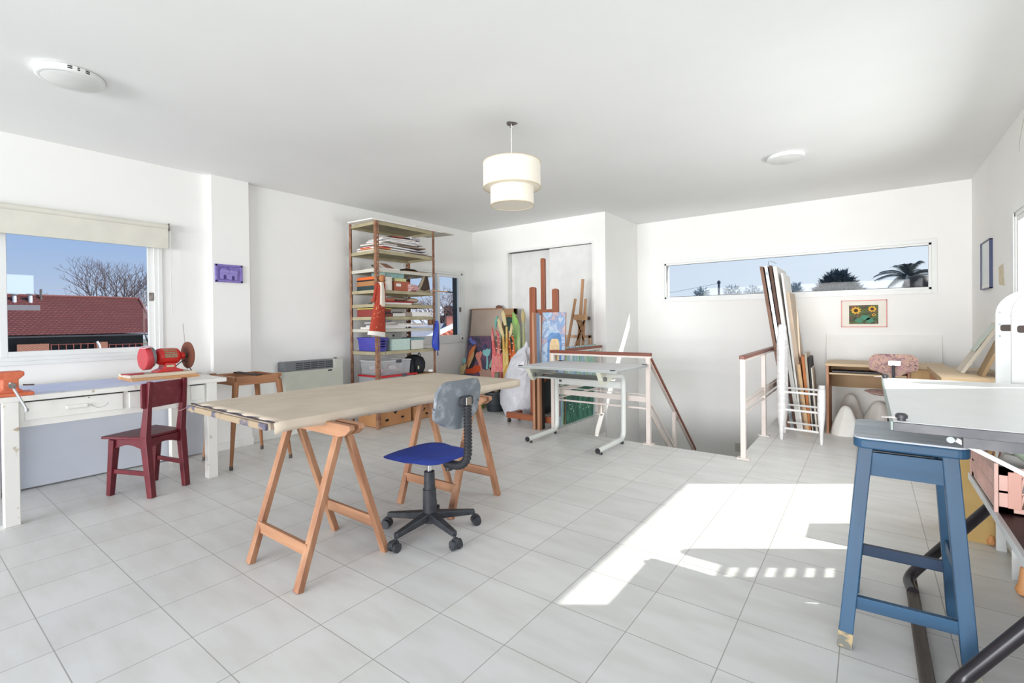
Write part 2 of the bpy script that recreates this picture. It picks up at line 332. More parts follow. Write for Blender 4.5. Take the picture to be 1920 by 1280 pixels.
link('bulb',lathe(BM(),[(0,2.09),(.02,2.1),(.032,2.13),(.025,2.17),(.014,2.2)],(px,py,0),16),mat('opal_bulb','f2f0ea',.3),t,smooth=True)
link('ceiling_box',lathe(BM(),[(.04,HC-.001),(.034,HC-.003),(.026,HC-.002),(0,HC-.004)],(px,py,0),9,wob=lambda a,j:1+.2*math.sin(3*a)),mat('exposed_junction_box','4b2f2a',.7,col2='8e8a86',scale=60),t)
link('cord_hook',tube(BM(),smoothpath([(px-.012,py,HC-.003),(px-.01,py,HC-.03),(px+.008,py,HC-.03),(px+.008,py,HC-.015)],4,.01),.003,6),CHROME,t,smooth=True)
# ---------------------------------------------------------------- exterior
OUTG=mat('grey_green_ground','8a8c80',.9,col2='6f7a62',scale=.2)
struct('ground',box(BM(),-200,200,-100,300,-3.4,-3.3),OUTG)
HXX=-30
def hp(x,y): return at(x,y,X=HXX)
t=thing('brick_house','brick house with brown-red tiled roof seen through the left window','house',(HXX,6,-3.3))
ROOF=bpy.data.materials.new('brown_roof_tiles')
def tilemat(name,c1,c2,sc):
    m=bpy.data.materials.new(name); m.use_nodes=True; nt=m.node_tree; b=nt.nodes['Principled BSDF']; b.inputs['Roughness'].default_value=.85
    tc=N(nt,'ShaderNodeTexCoord'); br=N(nt,'ShaderNodeTexBrick'); br.inputs['Scale'].default_value=sc; br.inputs['Color1'].default_value=lin(c1); br.inputs['Color2'].default_value=lin(c2)
    br.inputs['Mortar'].default_value=[v*.45 for v in lin(c1)[:3]]+[1]; br.inputs['Mortar Size'].default_value=.09
    nt.links.new(tc.outputs['UV'],br.inputs['Vector']); nt.links.new(br.outputs['Color'],b.inputs['Base Color']); return m
def uvbox(o,fn):
    me=o.data; uv=me.uv_layers.new(name='UVMap')
    for l in me.loops: uv.data[l.index].uv=fn(me.vertices[l.vertex_index].co)
ez=at(150,626,X=HXX).z; yl=hp(-60,628).y-1.5; yr=hp(292,624).y; rz=at(170,558,X=HXX-2.6).z
ryr=at(260,561,X=HXX-2.6).y
bm=BM(); v=[bm.verts.new(c) for c in ((HXX,yl,ez),(HXX,yr+.2,ez),(HXX-2.6,ryr,rz),(HXX-2.6,yl,rz),(HXX-5.2,yl,ez),(HXX-5.2,yr+.2,ez))]
bm.faces.new((v[0],v[1],v[2],v[3])); bm.faces.new((v[1],v[5],v[2])); bm.faces.new((v[5],v[4],v[3],v[2])); bm.faces.new((v[4],v[0],v[3])); bm.faces.new((v[0],v[4],v[5],v[1]))
o=link('roof',bm,tilemat('brown_red_roof_tiles','6e3331','7f403d',1.6),t); uvbox(o,lambda c:(c.y*1.7,c.x*1.26))
link('ridge_cap',tube(BM(),[(HXX-2.6,yl+.2,rz+.03),(HXX-2.6,ryr,rz+.03),(HXX-.1,yr+.15,ez+.05)],.07,8),mat('ridge_tile','7d4c48',.9),t)
BR=tilemat('red_bricks','c08672','ad7462',3)
BRD=mat('dark_wall_opening','1a1b22',.4)
zb=-3.3
link('wall_core',box(BM(),HXX-4.9,HXX-.9,yl+.3,yr-.3,zb,ez-.05),BRD,t)
segs=[(32,92),(181,202),(279,300)]
for a,b in segs:
    ya,yb=at(a,650,X=HXX-.2).y,at(b,650,X=HXX-.2).y
    o=link('brick_pier',box(BM(),HXX-.4,HXX-.2,ya,yb,zb,at(60,645,X=HXX-.2).z),BR,t); uvbox(o,lambda c:(c.y*1.2,c.z*1.8))
for a,b in ((96,178),(205,278)):
    bm=BM(); ya,yb=at(a,650,X=HXX-.22).y,at(b,650,X=HXX-.22).y; za,zc=at(a,676,X=HXX-.22).z,at(a,645,X=HXX-.22).z
    for i in range(7): y=ya+(yb-ya)*i/6; box(bm,HXX-.25,HXX-.22,y-.015,y+.015,za-.5,zc)
    for z in (za+.02,(za+zc)/2+.05,zc-.03): box(bm,HXX-.25,HXX-.22,ya,yb,z-.012,z+.012)
    link('window_grille',bm,mat('rust_red_iron','8b4a45',.7),t)
link('gutter',box(BM(),HXX-.02,HXX+.08,yl,yr,ez-.12,ez-.05),mat('dark_gutter','33323a',.6),t)
for x in (27,57):
    c=at(x,560,X=HXX-2.2); b=at(x,571,X=HXX-2.2).z-.3; tp=at(x,551,X=HXX-2.2).z
    ch=link('chimney',lathe(BM(),[(.075,b),(.075,tp-.05)],(c.x,c.y,0),16),mat('galvanised_flue','c9ccd0',.5),t,smooth=True)
    link('chimney_cap',lathe(BM(),[(.03,tp-.05),(.03,tp-.03),(.15,tp-.03),(.15,tp),(.0,tp+.02)],(c.x,c.y,0),16),mat('grey_cowl','8d9094',.5),ch)
c=at(77,560,X=HXX-2.4); link('chimney_pipe',tube(BM(),[(c.x,c.y,rz-.3),(c.x,c.y,rz+.35)],.045,10),STEEL,t)
link('roof_ledge',box(BM(),HXX-2.9,HXX-1.6,yl,at(72,570,X=HXX-2).y,at(40,575,X=HXX-1.9).z-.5,at(40,572,X=HXX-1.9).z),mat('grey_render','77757c',.8),t)
c=at(184,640,X=-29.2); tag(link('bent_pipe',tube(BM(),smoothpath([at(182,640,X=-29.2),at(188,650,X=-29.2),at(187,660,X=-29.2),at(181,668,X=-29.2)],5,.3),.05,8),mat('white_painted_pipe','e4e2e8',.4),smooth=True),'curved white pipe in front of the brick house wall','pipe')
p=at(16,514,X=-46); q=at(64,580,X=-46)  # pale box stands in for a bright reflection in the left pane
tag(link('pale_reflection_box',box(BM(),-52,-46,p.y-2,q.y,-3.3,p.z),mat('pale_reflection','bfcde6',.8)),'pale box standing in for a pane reflection, left in the left window','building')
TWIG=mat('bare_bark','54474a',.9,col2='6b5a5a',scale=5)
def bare_tree(base,h,label,seed,spread=.5,depth=6,col=TWIG,r0=.16,cat='tree',grp=None,name='bare_tree'):
    rr=random.Random(seed); bm=BM()
    def br(p,d,l,r,k):
        q=p+d*l; tube(bm,[p,(p+q)/2+Vector((rr.uniform(-1,1),rr.uniform(-1,1),0))*l*.06,q],r,4,False,[r,r*.85,r*.7])
        if k==0: return
        a0=rr.uniform(0,6.28); nb=4 if k==depth else (3 if rr.random()<.4 else 2)
        for i in range(nb):
            a=a0+6.28*i/nb+rr.uniform(-.4,.4); dd=(d+Vector((math.cos(a),math.sin(a),.18))*spread*rr.uniform(.8,1.3)).normalized(); br(q,dd,l*rr.uniform(.68,.82),r*.66,k-1)
    br(Vector(base),Vector((0,0,1)),h*.29,r0,depth)
    return tag(link(name,bm,col,org=base),label,cat,grp)
b=at(218,560,X=-50); bare_tree((-50,b.y,-3.3),9.6,'big bare tree with spreading branches behind the brick roof',3,r0=.16,depth=7)
b=at(268,560,X=-52); bare_tree((-52,b.y+.6,-3.3),8.0,'bare tree at the right edge of the left window view',5,r0=.13,depth=7)
b=at(160,560,X=-56); bare_tree((-56,b.y,-3.3),7.2,'smaller hazy bare tree left of the big bare tree',9,r0=.1,depth=6)
b=at(106,560,X=-70); bare_tree((-70,b.y,-3.3),8.5,'faint thin bare tree just right of the chimneys',12,r0=.1,depth=5)
# window 2 outside
XO=-12
p0=at(690,690,X=XO); p1=at(795,640,X=XO); p2=at(872,603,X=XO)
t=thing('orange_roof','orange clay tile roof with white verge seen through the small window','roof',(XO,p1.y,-3.3))
bm=BM(); q0=at(700,683,X=XO); q2=at(880,598,X=XO)
v=[bm.verts.new(c) for c in (q0,q2,q2+Vector((4,0,-3.0)),q0+Vector((4,0,-3.0)))]; bm.faces.new(v)
w_=[bm.verts.new(c.co+Vector((0,0,-.1))) for c in v]; bm.faces.new(w_[::-1])
for k in range(4): bm.faces.new((v[k],v[(k+1)%4],w_[(k+1)%4],w_[k]))
o=link('tile_slope',bm,tilemat('orange_clay_tiles','c8654a','d98266',3.0),t); uvbox(o,lambda c:(c.y*1.2,math.hypot(c.x,c.z)*1.2))
link('white_verge',beam(BM(),q0+Vector((0,0,.03)),q2+Vector((0,0,.03)),.14,.14),mat('white_verge_paint','eeeeea',.6),t)
link('gable_wall',slab(q0,q2,Vector((q2.x,q2.y,-3.3)),Vector((q0.x,q0.y,-3.3)),.1),mat('white_render','d6d6d4',.8),t)
a,b=at(780,598,X=-18),at(900,598,X=-18)
tag(link('grey_roof',slab(at(770,606,X=-18),at(900,606,X=-18),at(900,700,X=-14.0),at(770,700,X=-14.0),.1),mat('grey_slate','8e8f98',.8,col2='7d7f8a')),'grey flat roof behind the orange roof, seen through the small window','roof')
tag(link('red_roof',slab(at(836,612,X=-17),at(882,622,X=-17),at(882,594,X=-19.5),at(836,596,X=-19.5),.1),mat('dull_red_tiles','a4604f',.8)),'distant dull red roof strip beyond the grey roof, by the window edge','roof')
p=at(700,572,X=-26); q=at(848,600,X=-26)
tag(link('white_building',box(BM(),-32,-26,p.y,q.y,-3.3,p.z),mat('white_facade','c2c6d0',.8)),'white low building beyond the roofs through the small window','building')
t=thing('water_tank','dark water tank on a block beyond the roofs through the small window','tank',(-22,at(840,590,X=-22).y,at(840,602,X=-22).z-.6))
c=at(842,580,X=-22)
link('tank_body',lathe(BM(),[(.32,at(0,596,X=-22).z*0+c.z-.45),(.36,c.z-.2),(.36,c.z+.15),(.2,c.z+.25)],(c.x,c.y,0),16),DARKM,t,smooth=True)
link('tank_block',box(BM(),c.x-.5,c.x+.5,c.y-.9,c.y+.4,at(840,602,X=-22).z-.6,c.z-.4),mat('dark_block','3a3c44',.8),t)
b=at(849,600,X=-20); bare_tree((-20,b.y,-3.3),6.6,'bare tree with reddish twigs seen through the small window',21,col=mat('reddish_twigs','8d6a64',.9,col2='6b5654'),r0=.1,depth=7,spread=.8)
# far window outside
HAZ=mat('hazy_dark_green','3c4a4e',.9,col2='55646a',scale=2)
YO=60
c=at(1348,552,Y=YO); tp=at(1348,526,Y=YO).z
t=thing('utility_pole','dark utility pole seen through the long window, left part','pole',(c.x,YO,-3.3))
link('post',tube(BM(),[(c.x,YO,-3.3),(c.x,YO,tp)],.13,8),mat('weathered_pole','4e5560',.9),t); link('crossarm',box(BM(),c.x-.18,c.x+.18,YO-.1,YO+.1,tp-.35,tp-.1),mat('pole_fitting','58606c',.9),t)
link('cable',tube(BM(),[(c.x,YO,tp-.3),(c.x-6,YO+2,tp-1.0),(c.x-14,YO+4,tp-.6)],.02,5),mat('thin_cable','8d97a2',.9),t)
def leafy(name,c,sz,nleaf,label,m,seed,shape,ls=.5,base=None):
    rr=random.Random(seed); t=thing(name,label,'tree',(c.x,c.y,-3.3)); bm=BM()
    for i in range(nleaf):
        while True:
            u=Vector((rr.uniform(-1,1),rr.uniform(-1,1),rr.uniform(-1,1)))
            if u.length<1 and shape(u): break
        p=Vector((c.x+u.x*sz[0],c.y+u.y*sz[0],c.z+u.z*sz[1])); d=(Vector((u.x,u.y,.25+.3*rr.random()))+Vector((rr.uniform(-.5,.5),rr.uniform(-.5,.5),rr.uniform(-.3,.3)))).normalized()*ls*rr.uniform(.6,1.3)
        s=d.cross(Vector((rr.uniform(-1,1),rr.uniform(-1,1),1))).normalized()*ls*.3
        bm.faces.new([bm.verts.new(q) for q in (p-s*.6,p+d,p+s*.6)])
    link('foliage',bm,m,t); link('trunk',tube(BM(),[(c.x,c.y,-3.3),(c.x,c.y,c.z)],.25,8),TWIG,t); return t
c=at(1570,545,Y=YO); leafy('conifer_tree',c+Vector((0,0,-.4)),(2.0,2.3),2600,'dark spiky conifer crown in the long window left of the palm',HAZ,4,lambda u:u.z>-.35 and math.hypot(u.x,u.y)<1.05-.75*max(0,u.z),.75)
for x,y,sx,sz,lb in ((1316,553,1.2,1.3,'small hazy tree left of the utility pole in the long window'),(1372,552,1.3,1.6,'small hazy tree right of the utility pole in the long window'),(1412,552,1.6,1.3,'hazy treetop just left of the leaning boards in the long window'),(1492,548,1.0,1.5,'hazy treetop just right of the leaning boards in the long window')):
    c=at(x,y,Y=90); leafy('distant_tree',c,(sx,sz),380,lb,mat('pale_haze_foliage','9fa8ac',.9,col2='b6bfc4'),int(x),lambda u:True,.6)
# palm
c=at(1703,520,Y=50); t=thing('palm_tree','palm tree with arching fronds at the right end of the long window','palm',(c.x,c.y,-3.3))
link('trunk',tube(BM(),[(c.x,c.y,-3.3),(c.x,c.y,c.z)],.28,10),mat('palm_trunk','4c4540',.9),t)
rr=random.Random(2)
for i in range(30):
    bm=BM(); az=i*2.39996; el=rr.uniform(-.1,1.35); L=rr.uniform(2.2,2.9); d=Vector((math.cos(az)*math.cos(el),math.sin(az)*math.cos(el),math.sin(el))); pts=[]
    for k in range(9):
        s=k/8; pts.append(Vector((c.x,c.y,c.z))+d*L*s+Vector((0,0,-1.15*s*s*L*.45)))
    tube(bm,pts,.03,4,False)
    for k in range(1,9):
        for j in range(3):
            p=pts[k-1].lerp(pts[k],j/3); ax=(pts[k]-pts[k-1]).normalized(); sd=ax.cross(Vector((0,0,1))).normalized()
            for sg in (-1,1):
                tipp=p+(sd*sg*.55+ax*.55+Vector((0,0,-.25)))*.8*(1-.5*abs(k/8-.4)); bm.faces.new([bm.verts.new(q) for q in (p-ax*.035,p+ax*.035,tipp)])
    link('frond',bm,mat('palm_green','3b4648',.85,col2='57656a',scale=1) if i==0 else bpy.data.materials['palm_green'],t)
c=at(1722,540,Y=9.5)  # added black dome, stand-in for a dark round reflection in the pane
t=thing('reflection_dome','black dome standing in for a dark reflection, lower right corner of the long window','roof vent',(c.x,c.y,1.0))
link('dome',lathe(BM(),[(.20,c.z-.5),(.215,c.z-.05),(.19,c.z+.07),(.12,c.z+.17),(0,c.z+.215)],(c.x,c.y,0),28),mat('glossy_black_dome','08080b',.5,spec=.2),t,smooth=True)
link('dome_base',lathe(BM(),[(.24,1.0),(.24,c.z-.5),(.2,c.z-.48)],(c.x,c.y,0),20),DARKM,t)
# ================================================================ LEFT SIDE
# roller blind
t=thing('roller_blind','cream roller blind rolled down over the top of the left window','blind',(XL+.05,.5,1.885))
BLM=mat('cream_blind_fabric','d9d6cb',.85)
link('blind_fabric',box(BM(),XL+.045,XL+.05,-.6,1.585,1.885,2.1),BLM,t)
link('roller',tube(BM(),[(XL+.045,-.6,2.075),(XL+.045,1.585,2.075)],.022,12),BLM,t,smooth=True)
link('bottom_bar',box(BM(),XL+.04,XL+.056,-.6,1.585,1.88,1.895),BLM,t)
link('bracket',box(BM(),XL,XL+.07,1.588,1.592,2.04,2.105),STEEL,t)
link('pull_chain',tube(BM(),[(XL+.06,1.6,2.07),(XL+.06,1.6,1.3)],.0025,5),mat('ivory_chain','cfcdc6',.5),t)
# purple plaque on the column
t=thing('wall_plaque','small purple relief plaque with two houses hanging on the column','wall plaque',(XL+.085,2.1,1.62))
PUR=mat('purple_glaze','7868b0',.5,col2='8879bb',scale=20)
pl=at(400,494,X=XL+.07); pr=at(455,531,X=XL+.07)
y0,y1,z0,z1=pl.y+.01,pr.y-.005,pr.z,pl.z
link('backing',box(BM(),XL+.072,XL+.078,y0,y1,z0,z1),PUR,t)
bm=BM(); f=.022
for q in ((y0,y0+f,z0,z1),(y1-f,y1,z0,z1),(y0,y1,z0,z0+f),(y0,y1,z1-f,z1)): box(bm,XL+.073,XL+.09,*q)
link('border',bm,PUR,t,bev=.004)
def house(yc,w,zc,nm):
    bm=BM(); fn=lambda u,v,d:Vector((XL+.078+d,yc+u,zc+v)); prism(bm,[(-w,-.05),(w,-.05),(w,.01),(-w,.01)],fn,0,.012); prism(bm,[(-w*1.15,.008),(w*1.15,.008),(w*.85,.04),(-w*.8,.045)],fn,0,.018)
    h=link(nm,bm,mat('light_purple_glaze','8f82c4',.5),t,bev=.002); bm=BM(); prism(bm,rrect(-w*.3,w*.3,-.05,-.01,w*.25,4,(1,1,0,0)),fn,.011,.0135)
    link('archway',bm,mat('deep_purple_glaze','3f3678',.6),h)
house(y0+.082,.04,(z0+z1)/2-.005,'relief_house'); house(y1-.09,.038,(z0+z1)/2-.01,'relief_house')
link('relief_tree',lathe(BM(),[(.006,-.04),(.012,0),(.012,.03),(0,.06)],(XL+.08,(y0+y1)/2-.01,(z0+z1)/2),8),mat('deep_purple_glaze2','5a4f9a',.6),t,smooth=True)
# heater
t=thing('gas_heater','beige wall gas heater with grey slotted top grille','heater',(XL+.08,2.91,.2))
hx=XL+.145; y0,y1=2.57,3.27
link('body',box(BM(),XL+.002,hx,y0,y1,.2,.70),mat('beige_enamel','c4c6b9',.45),t,bev=.012)
GV=mat('grey_grille','707376',.5); gr=box(BM(),XL+.002,hx-.01,y0,y1-.13,.695,.80); gr=link('grille',gr,GV,t,bev=.012)
for j in range(5):
    ya=y0+.13+j*.087
    bm=BM()
    for k in range(4): box(bm,hx-.011,hx-.008,ya,ya+.078,.715+k*.02,.724+k*.02)
    link('slot',bm,DARKM,gr)
link('end_panel',box(BM(),XL+.002,hx-.004,y1-.125,y1+.0,.2,.80),mat('beige_enamel_end','c9cabf',.45),t,bev=.01)
link('badge',box(BM(),hx,hx+.003,y1-.2,y1-.15,.67,.685),DARKM,t)
link('knob',lathe(BM(),[(.018,.80),(.018,.815),(0,.816)],(XL+.07,y1-.06,0),14),GV,t,smooth=True)
# white panel under the workbench
tag(link('wall_board',slab((XL+.035,.2,.012),(XL+.035,1.84,.012),(XL+.012,1.84,.76),(XL+.012,.2,.76),.008),mat('peeling_white_board','d3d8e2',.7,col2='cfd3dc',scale=3)),'large white board with peeling bottom edge standing against the wall under the workbench','board')
# workbench
BX0,BX1,BY0,BY1,BZ=-4.99,-4.13,.28,1.70,.78
t=thing('workbench','old white painted workbench with drawers and chipped edge under the left window','workbench',((BX0+BX1)/2,(BY0+BY1)/2,0))
link('worktop',box(BM(),BX0,BX1,BY0,BY1,.748,BZ),CHIP,t,bev=.004)
link('top_paper',box(BM(),BX0+.12,BX1-.06,BY0,1.36,BZ,BZ+.0015),mat('pale_blue_paper','c4cbe6',.7,col2='d3d8ea',scale=3),t)
for x,y in ((BX1-.075,.46),(BX1-.075,BY1-.14),(BX0+.02,.46),(BX0+.02,BY1-.14)):
    link('leg',box(BM(),x,x+.07,y,y+.07,0,.75),CHIP,t,bev=.004)
xf=-4.165
link('apron',box(BM(),xf-.02,xf,.53,BY1-.14,.585,.75),OLDW,t,bev=.002)
link('side_apron',box(BM(),BX0+.09,xf-.02,BY1-.11,BY1-.09,.59,.75),OLDW,t)
for a,b in ((.556,1.04),(1.075,1.43),(1.455,1.55)):
    link('gap_shadow_line',box(BM(),xf-.001,xf+.0012,a-.006,b+.004,.737,.744),DARKM,t)
    d=link('drawer',box(BM(),xf-.3,xf+.008,a,b,.625,.737),OLDW,t,bev=.003)
    if b<1.5:
        c=(a+b)/2+.0; link('handle',box(BM(),xf+.008,xf+.026,c-.055,c+.055,.668,.692),OLDW,d,bev=.007)
        link('screw_mark',tube(BM(),[(xf+.006,c+.06,.728),(xf+.012,c+.06,.728)],.003,6),DARKM,d)
# heart-shaped smile scratch on the first drawer
dd=[o for o in t.children if o.name.startswith('drawer')][0]
link('curved_scratch',tube(BM(),[(xf+.0085,.915+.045*math.cos(a),.69+.035*math.sin(a)) for a in [math.pi*(1.05+.9*i/10) for i in range(11)]],.0012,5),mat('grey_scratch','9a9a98',.6),dd)
# vise
t=thing('bench_vise','orange cast iron bench vise at the left end of the workbench','vise',(-4.2,.52,BZ))
VO=mat('orange_hammer_paint','c8623f',.5,col2='d57350',scale=30)
def fv(u,v,d): return Vector((-4.20+d,.505+u,BZ+v))
link('base',box(BM(),-4.30,-4.15,.42,.60,BZ,BZ+.022),VO,t,bev=.004)
bm=BM(); prism(bm,[(-.07,.02),(.06,.02),(.03,.05),(.03,.1),(.055,.125),(.055,.15),(-.07,.15),(-.07,.125),(-.04,.1),(-.04,.05)],fv,-.01,.035); link('front_jaw',bm,VO,t,bev=.006)
bm=BM(); prism(bm,[(-.07,.02),(.06,.02),(.03,.05),(.03,.1),(.055,.125),(.055,.15),(-.07,.15),(-.07,.125),(-.04,.1),(-.04,.05)],fv,-.085,-.045); link('rear_jaw',bm,VO,t,bev=.006)
sc=link('screw',tube(BM(),[(-4.26,.50,BZ+.07),(-4.12,.50,BZ+.07)],.012,12),STEEL,t,smooth=True)
link('screw_head',lathe(BM(),[(.0,-4.135),(.017,-4.135),(.017,-4.10),(0,-4.10)],(0,.50,BZ+.07),14,'X'),STEEL,t,smooth=True)
h=link('handle',tube(BM(),[(-4.115,.49,BZ+.09),(-4.085,.555,BZ-.075)],.007,10),CHROME,t,smooth=True)
link('handle_end',lathe(BM(),[(0,-.012),(.011,-.008),(.011,.008),(0,.012)],(-4.085,.555,BZ-.08),12),CHROME,h,smooth=True)
link('guide_rod',tube(BM(),[(-4.22,.56,BZ+.062),(-4.19,.605,BZ+.061)],.004,8),STEEL,t)
# boards under the grinder
tag(link('wooden_board',box(BM(),-4.76,-4.42,1.16,1.61,BZ+.0,BZ+.022),grain('plywood_y','c58d5a','d8a574',1),bev=.002),'thin plywood board, lower of the two under the red bench grinder','board')
tag(link('wooden_board',box(BM(),-4.74,-4.46,1.16,1.60,BZ+.022,BZ+.045),grain('pale_board_y','d8c8b0','e9e0cc',1),bev=.002),'pale board directly under the red bench grinder','board')
GZ=BZ+.045; GX=-4.60
t=thing('bench_grinder','red bench grinder with brown sanding disc, standing on boards on the workbench','bench grinder',(GX,1.43,GZ))
RP=mat('red_gloss_enamel','c3201c',.3,col2='d12a24',scale=6); RD=mat('dull_red_guard','b83a40',.4)
ym=1.445; zc=GZ+.125
bm=lathe(BM(),[(0,-.09),(.045,-.085),(.062,-.07),(.067,-.05),(.067,.05),(.062,.07),(.045,.085),(.028,.095),(.028,.12),(0,.121)],(GX,ym,zc),28,'Y'); link('motor',bm,RP,t,smooth=True); t.rotation_euler=(0,0,.10)
def fb(u,v,d): return Vector((GX+d,ym+u,GZ+v))
bm=BM(); prism(bm,[(-.095,0),(.095,0),(.095,.01),(.045,.03),(.035,.075),(-.035,.075),(-.045,.03),(-.095,.01)],fb,-.055,.055); link('foot',bm,RP,t,bev=.006)
link('label_plate',box(BM(),GX+.056,GX+.058,ym-.03,ym+.025,GZ+.04,GZ+.056),mat('brass_label','cfc9a8',.4),t)
bm=BM(); 
for a in range(5):
    q=math.radians(30+a*15); box(bm,GX+.066*math.sin(q)-.0,GX+.066*math.sin(q)+.004,ym-.045,ym+.045,zc+.066*math.cos(q)-.008,zc+.066*math.cos(q)+.004)
link('data_plate',bm,mat('olive_data_plate','6f6b52',.5,col2='9a9474',scale=90),t)
link('sanding_disc',lathe(BM(),[(0,.147),(.03,.146),(.112,.149),(.112,.156),(0,.158)],(GX,ym,zc),40,'Y'),mat('brown_abrasive','6d3d2c',.8,col2='7c4936',scale=50),t,smooth=True)
link('disc_hub',lathe(BM(),[(.013,.115),(.018,.12),(.018,.148)],(GX,ym,zc),14,'Y'),STEEL,t,smooth=True)
gw=link('guard',lathe(BM(),[(.02,-.17),(.088,-.17),(.092,-.165),(.092,-.125),(.088,-.12),(.07,-.12),(.07,-.125),(.02,-.125)],(GX-.01,ym,zc-.008),32,'Y'),RD,t,smooth=True)
link('grinding_wheel',lathe(BM(),[(0,-.128),(.078,-.128),(.078,-.108),(.02,-.103),(0,-.103)],(GX+.004,ym,zc),30,'Y'),mat('grey_stone_wheel','74777a',.9),t,smooth=True)
link('shaft',tube(BM(),[(GX,ym-.105,zc),(GX,ym-.07,zc)],.022,12),RD,t,smooth=True)
link('eye_shield',slab((GX-.06,ym-.18,zc+.075),(GX+.06,ym-.18,zc+.07),(GX+.06,ym-.125,zc+.085),(GX-.06,ym-.125,zc+.09),.004),mat('pale_pink_plastic','e3c3c0',.4),t)
link('cable',tube(BM(),smoothpath([(GX,ym+.05,GZ+.03),(GX-.05,ym+.15,GZ+.09),(GX-.02,ym+.2,GZ-.03)],5,.05),.004,6),DARKM,t)
tag(link('grinder_tray',prism(BM(),[(-.07,-.03),(.0,-.045),(.07,-.02),(.06,.04),(-.03,.045),(-.08,.02)],lambda u,v,d:Vector((GX+.06+v,1.2+u,GZ+d+.06*u*u/.01*.1)),0,.008),RD,bev=.003),'dull red curved metal guard piece lying on the pale board','guard plate')
tag(link('antenna_rod',tube(BM(),[Vector((-4.95,at(352,690,X=-4.95).y,.782)),at(343,606,X=-4.95)],.0018,5),STEEL),'thin upright wire rod rising behind the bench grinder','rod')
# red chair ------------------------------------------------------
ch=thing('wooden_chair','dark red painted wooden chair facing the white workbench','chair',(0,0,0))
P=dict(bl=(-4.015,1.155),br=(-4.12,1.40),fl=(-4.322,1.00),fr=(-4.45,1.30))
ctr=Vector((-4.23,1.21,0)); ch.location=ctr; WO[ch.name]=ctr
SZ=.425
def V3(p,z): return Vector((p[0],p[1],z))
def lerp(a,b,t): return tuple(a[i]+(b[i]-a[i])*t for i in (0,1))
back={}
for k in ('bl','br'):
    p=P[k]; out=(Vector(p)-Vector(P['fl' if k=='bl' else 'fr'])).normalized()
    foot=Vector(p); hip=foot-out*.045; top=foot+out*.0
    pts=[(foot.x,foot.y,0),(hip.x,hip.y,.42),(top.x,top.y,.81)]; back[k]=pts
    bm=BM(); beam(bm,pts[0],pts[1],.04,.04,(out.x,out.y,0),.045,.055); beam(bm,pts[1],pts[2],.04,.055,(out.x,out.y,0),.03,.028); link('rear_post',bm,RED,ch,bev=.004)
for k in ('fl','fr'):
    q=lerp(P[k],P['br' if k=='fr' else 'bl'],.12); link('front_leg',beam(BM(),(*P[k],0),(*q,.40),.036,.036,(1,.4,0),.05,.05),RED,ch,bev=.004)
a,b,c,d=[Vector((*p,0)) for p in (back['bl'][1][:2],back['br'][1][:2],P['fr'],P['fl'])]
ee=(c-b).normalized(); gg=(b-a).normalized()
pts=[a-gg*.02,b+gg*.02,c+gg*.04+ee*.03,d-gg*.04+ee*.03]
prism(bm:=BM(),[(p.x,p.y) for p in pts],lambda u,v,d:Vector((u,v,d)),.405,.425); link('seat',bm,RED,ch,bev=.005)
def apr(p,q,nm):
    p,q=Vector(p),Vector(q); L=(q-p).length; dd=(q-p).normalized(); n=Vector((-dd.y,dd.x)); prof=[(0,.405),(0,.34)]+[(L*(.12+.76*i/8),.34+.025*math.sin(math.pi*i/8)) for i in range(9)]+[(L,.34),(L,.405)]
    link(nm,prism(BM(),prof,lambda u,v,d:Vector((p.x+dd.x*u+n.x*d,p.y+dd.y*u+n.y*d,v)),-.01,.01),RED,ch)
hb,hr=back['bl'][1][:2],back['br'][1][:2]; fl2,fr2=lerp(P['fl'],P['bl'],.1),lerp(P['fr'],P['br'],.1)
apr(hb,hr,'rear_apron'); apr(hb,fl2,'side_apron'); apr(hr,fr2,'side_apron'); apr(fl2,fr2,'front_apron')
link('stretcher',beam(BM(),(*lerp(P['fl'],P['bl'],.04),.175),(*lerp(P['bl'],P['fl'],.06),.165),.018,.032),RED,ch,bev=.003)
link('stretcher',beam(BM(),(*lerp(P['fr'],P['br'],.04),.185),(*lerp(P['br'],P['fr'],.06),.175),.018,.032),RED,ch,bev=.003)
p,q=Vector(back['bl'][2]),Vector(back['br'][2]); dd=(q-p); dd.z=0; dd.normalize(); nn=Vector((-dd.y,dd.x,0))*-1
prism(bm:=BM(),rrect(-.045,(q-p).length+.012,.625,.80,.018),lambda u,v,d:p+dd*u+Vector((0,0,v-.81))-nn*(d+.018*math.sin(math.pi*max(0,min(1,u/(q-p).length)))),.015,.03)
link('backrest',bm,mat('dark_red_scuffed','6c222c',.4,col2='7d333c',scale=25,lo=.5,hi=.7),ch)
link('tied_string',tube(BM(),[Vector(back['br'][1])*.6+Vector(back['br'][2])*.4+Vector((.035*math.cos(a),.035*math.sin(a),.01*math.sin(2*a))) for a in [i*.628 for i in range(11)]],.002,5),mat('pink_string','c8a9a2',.8),ch)
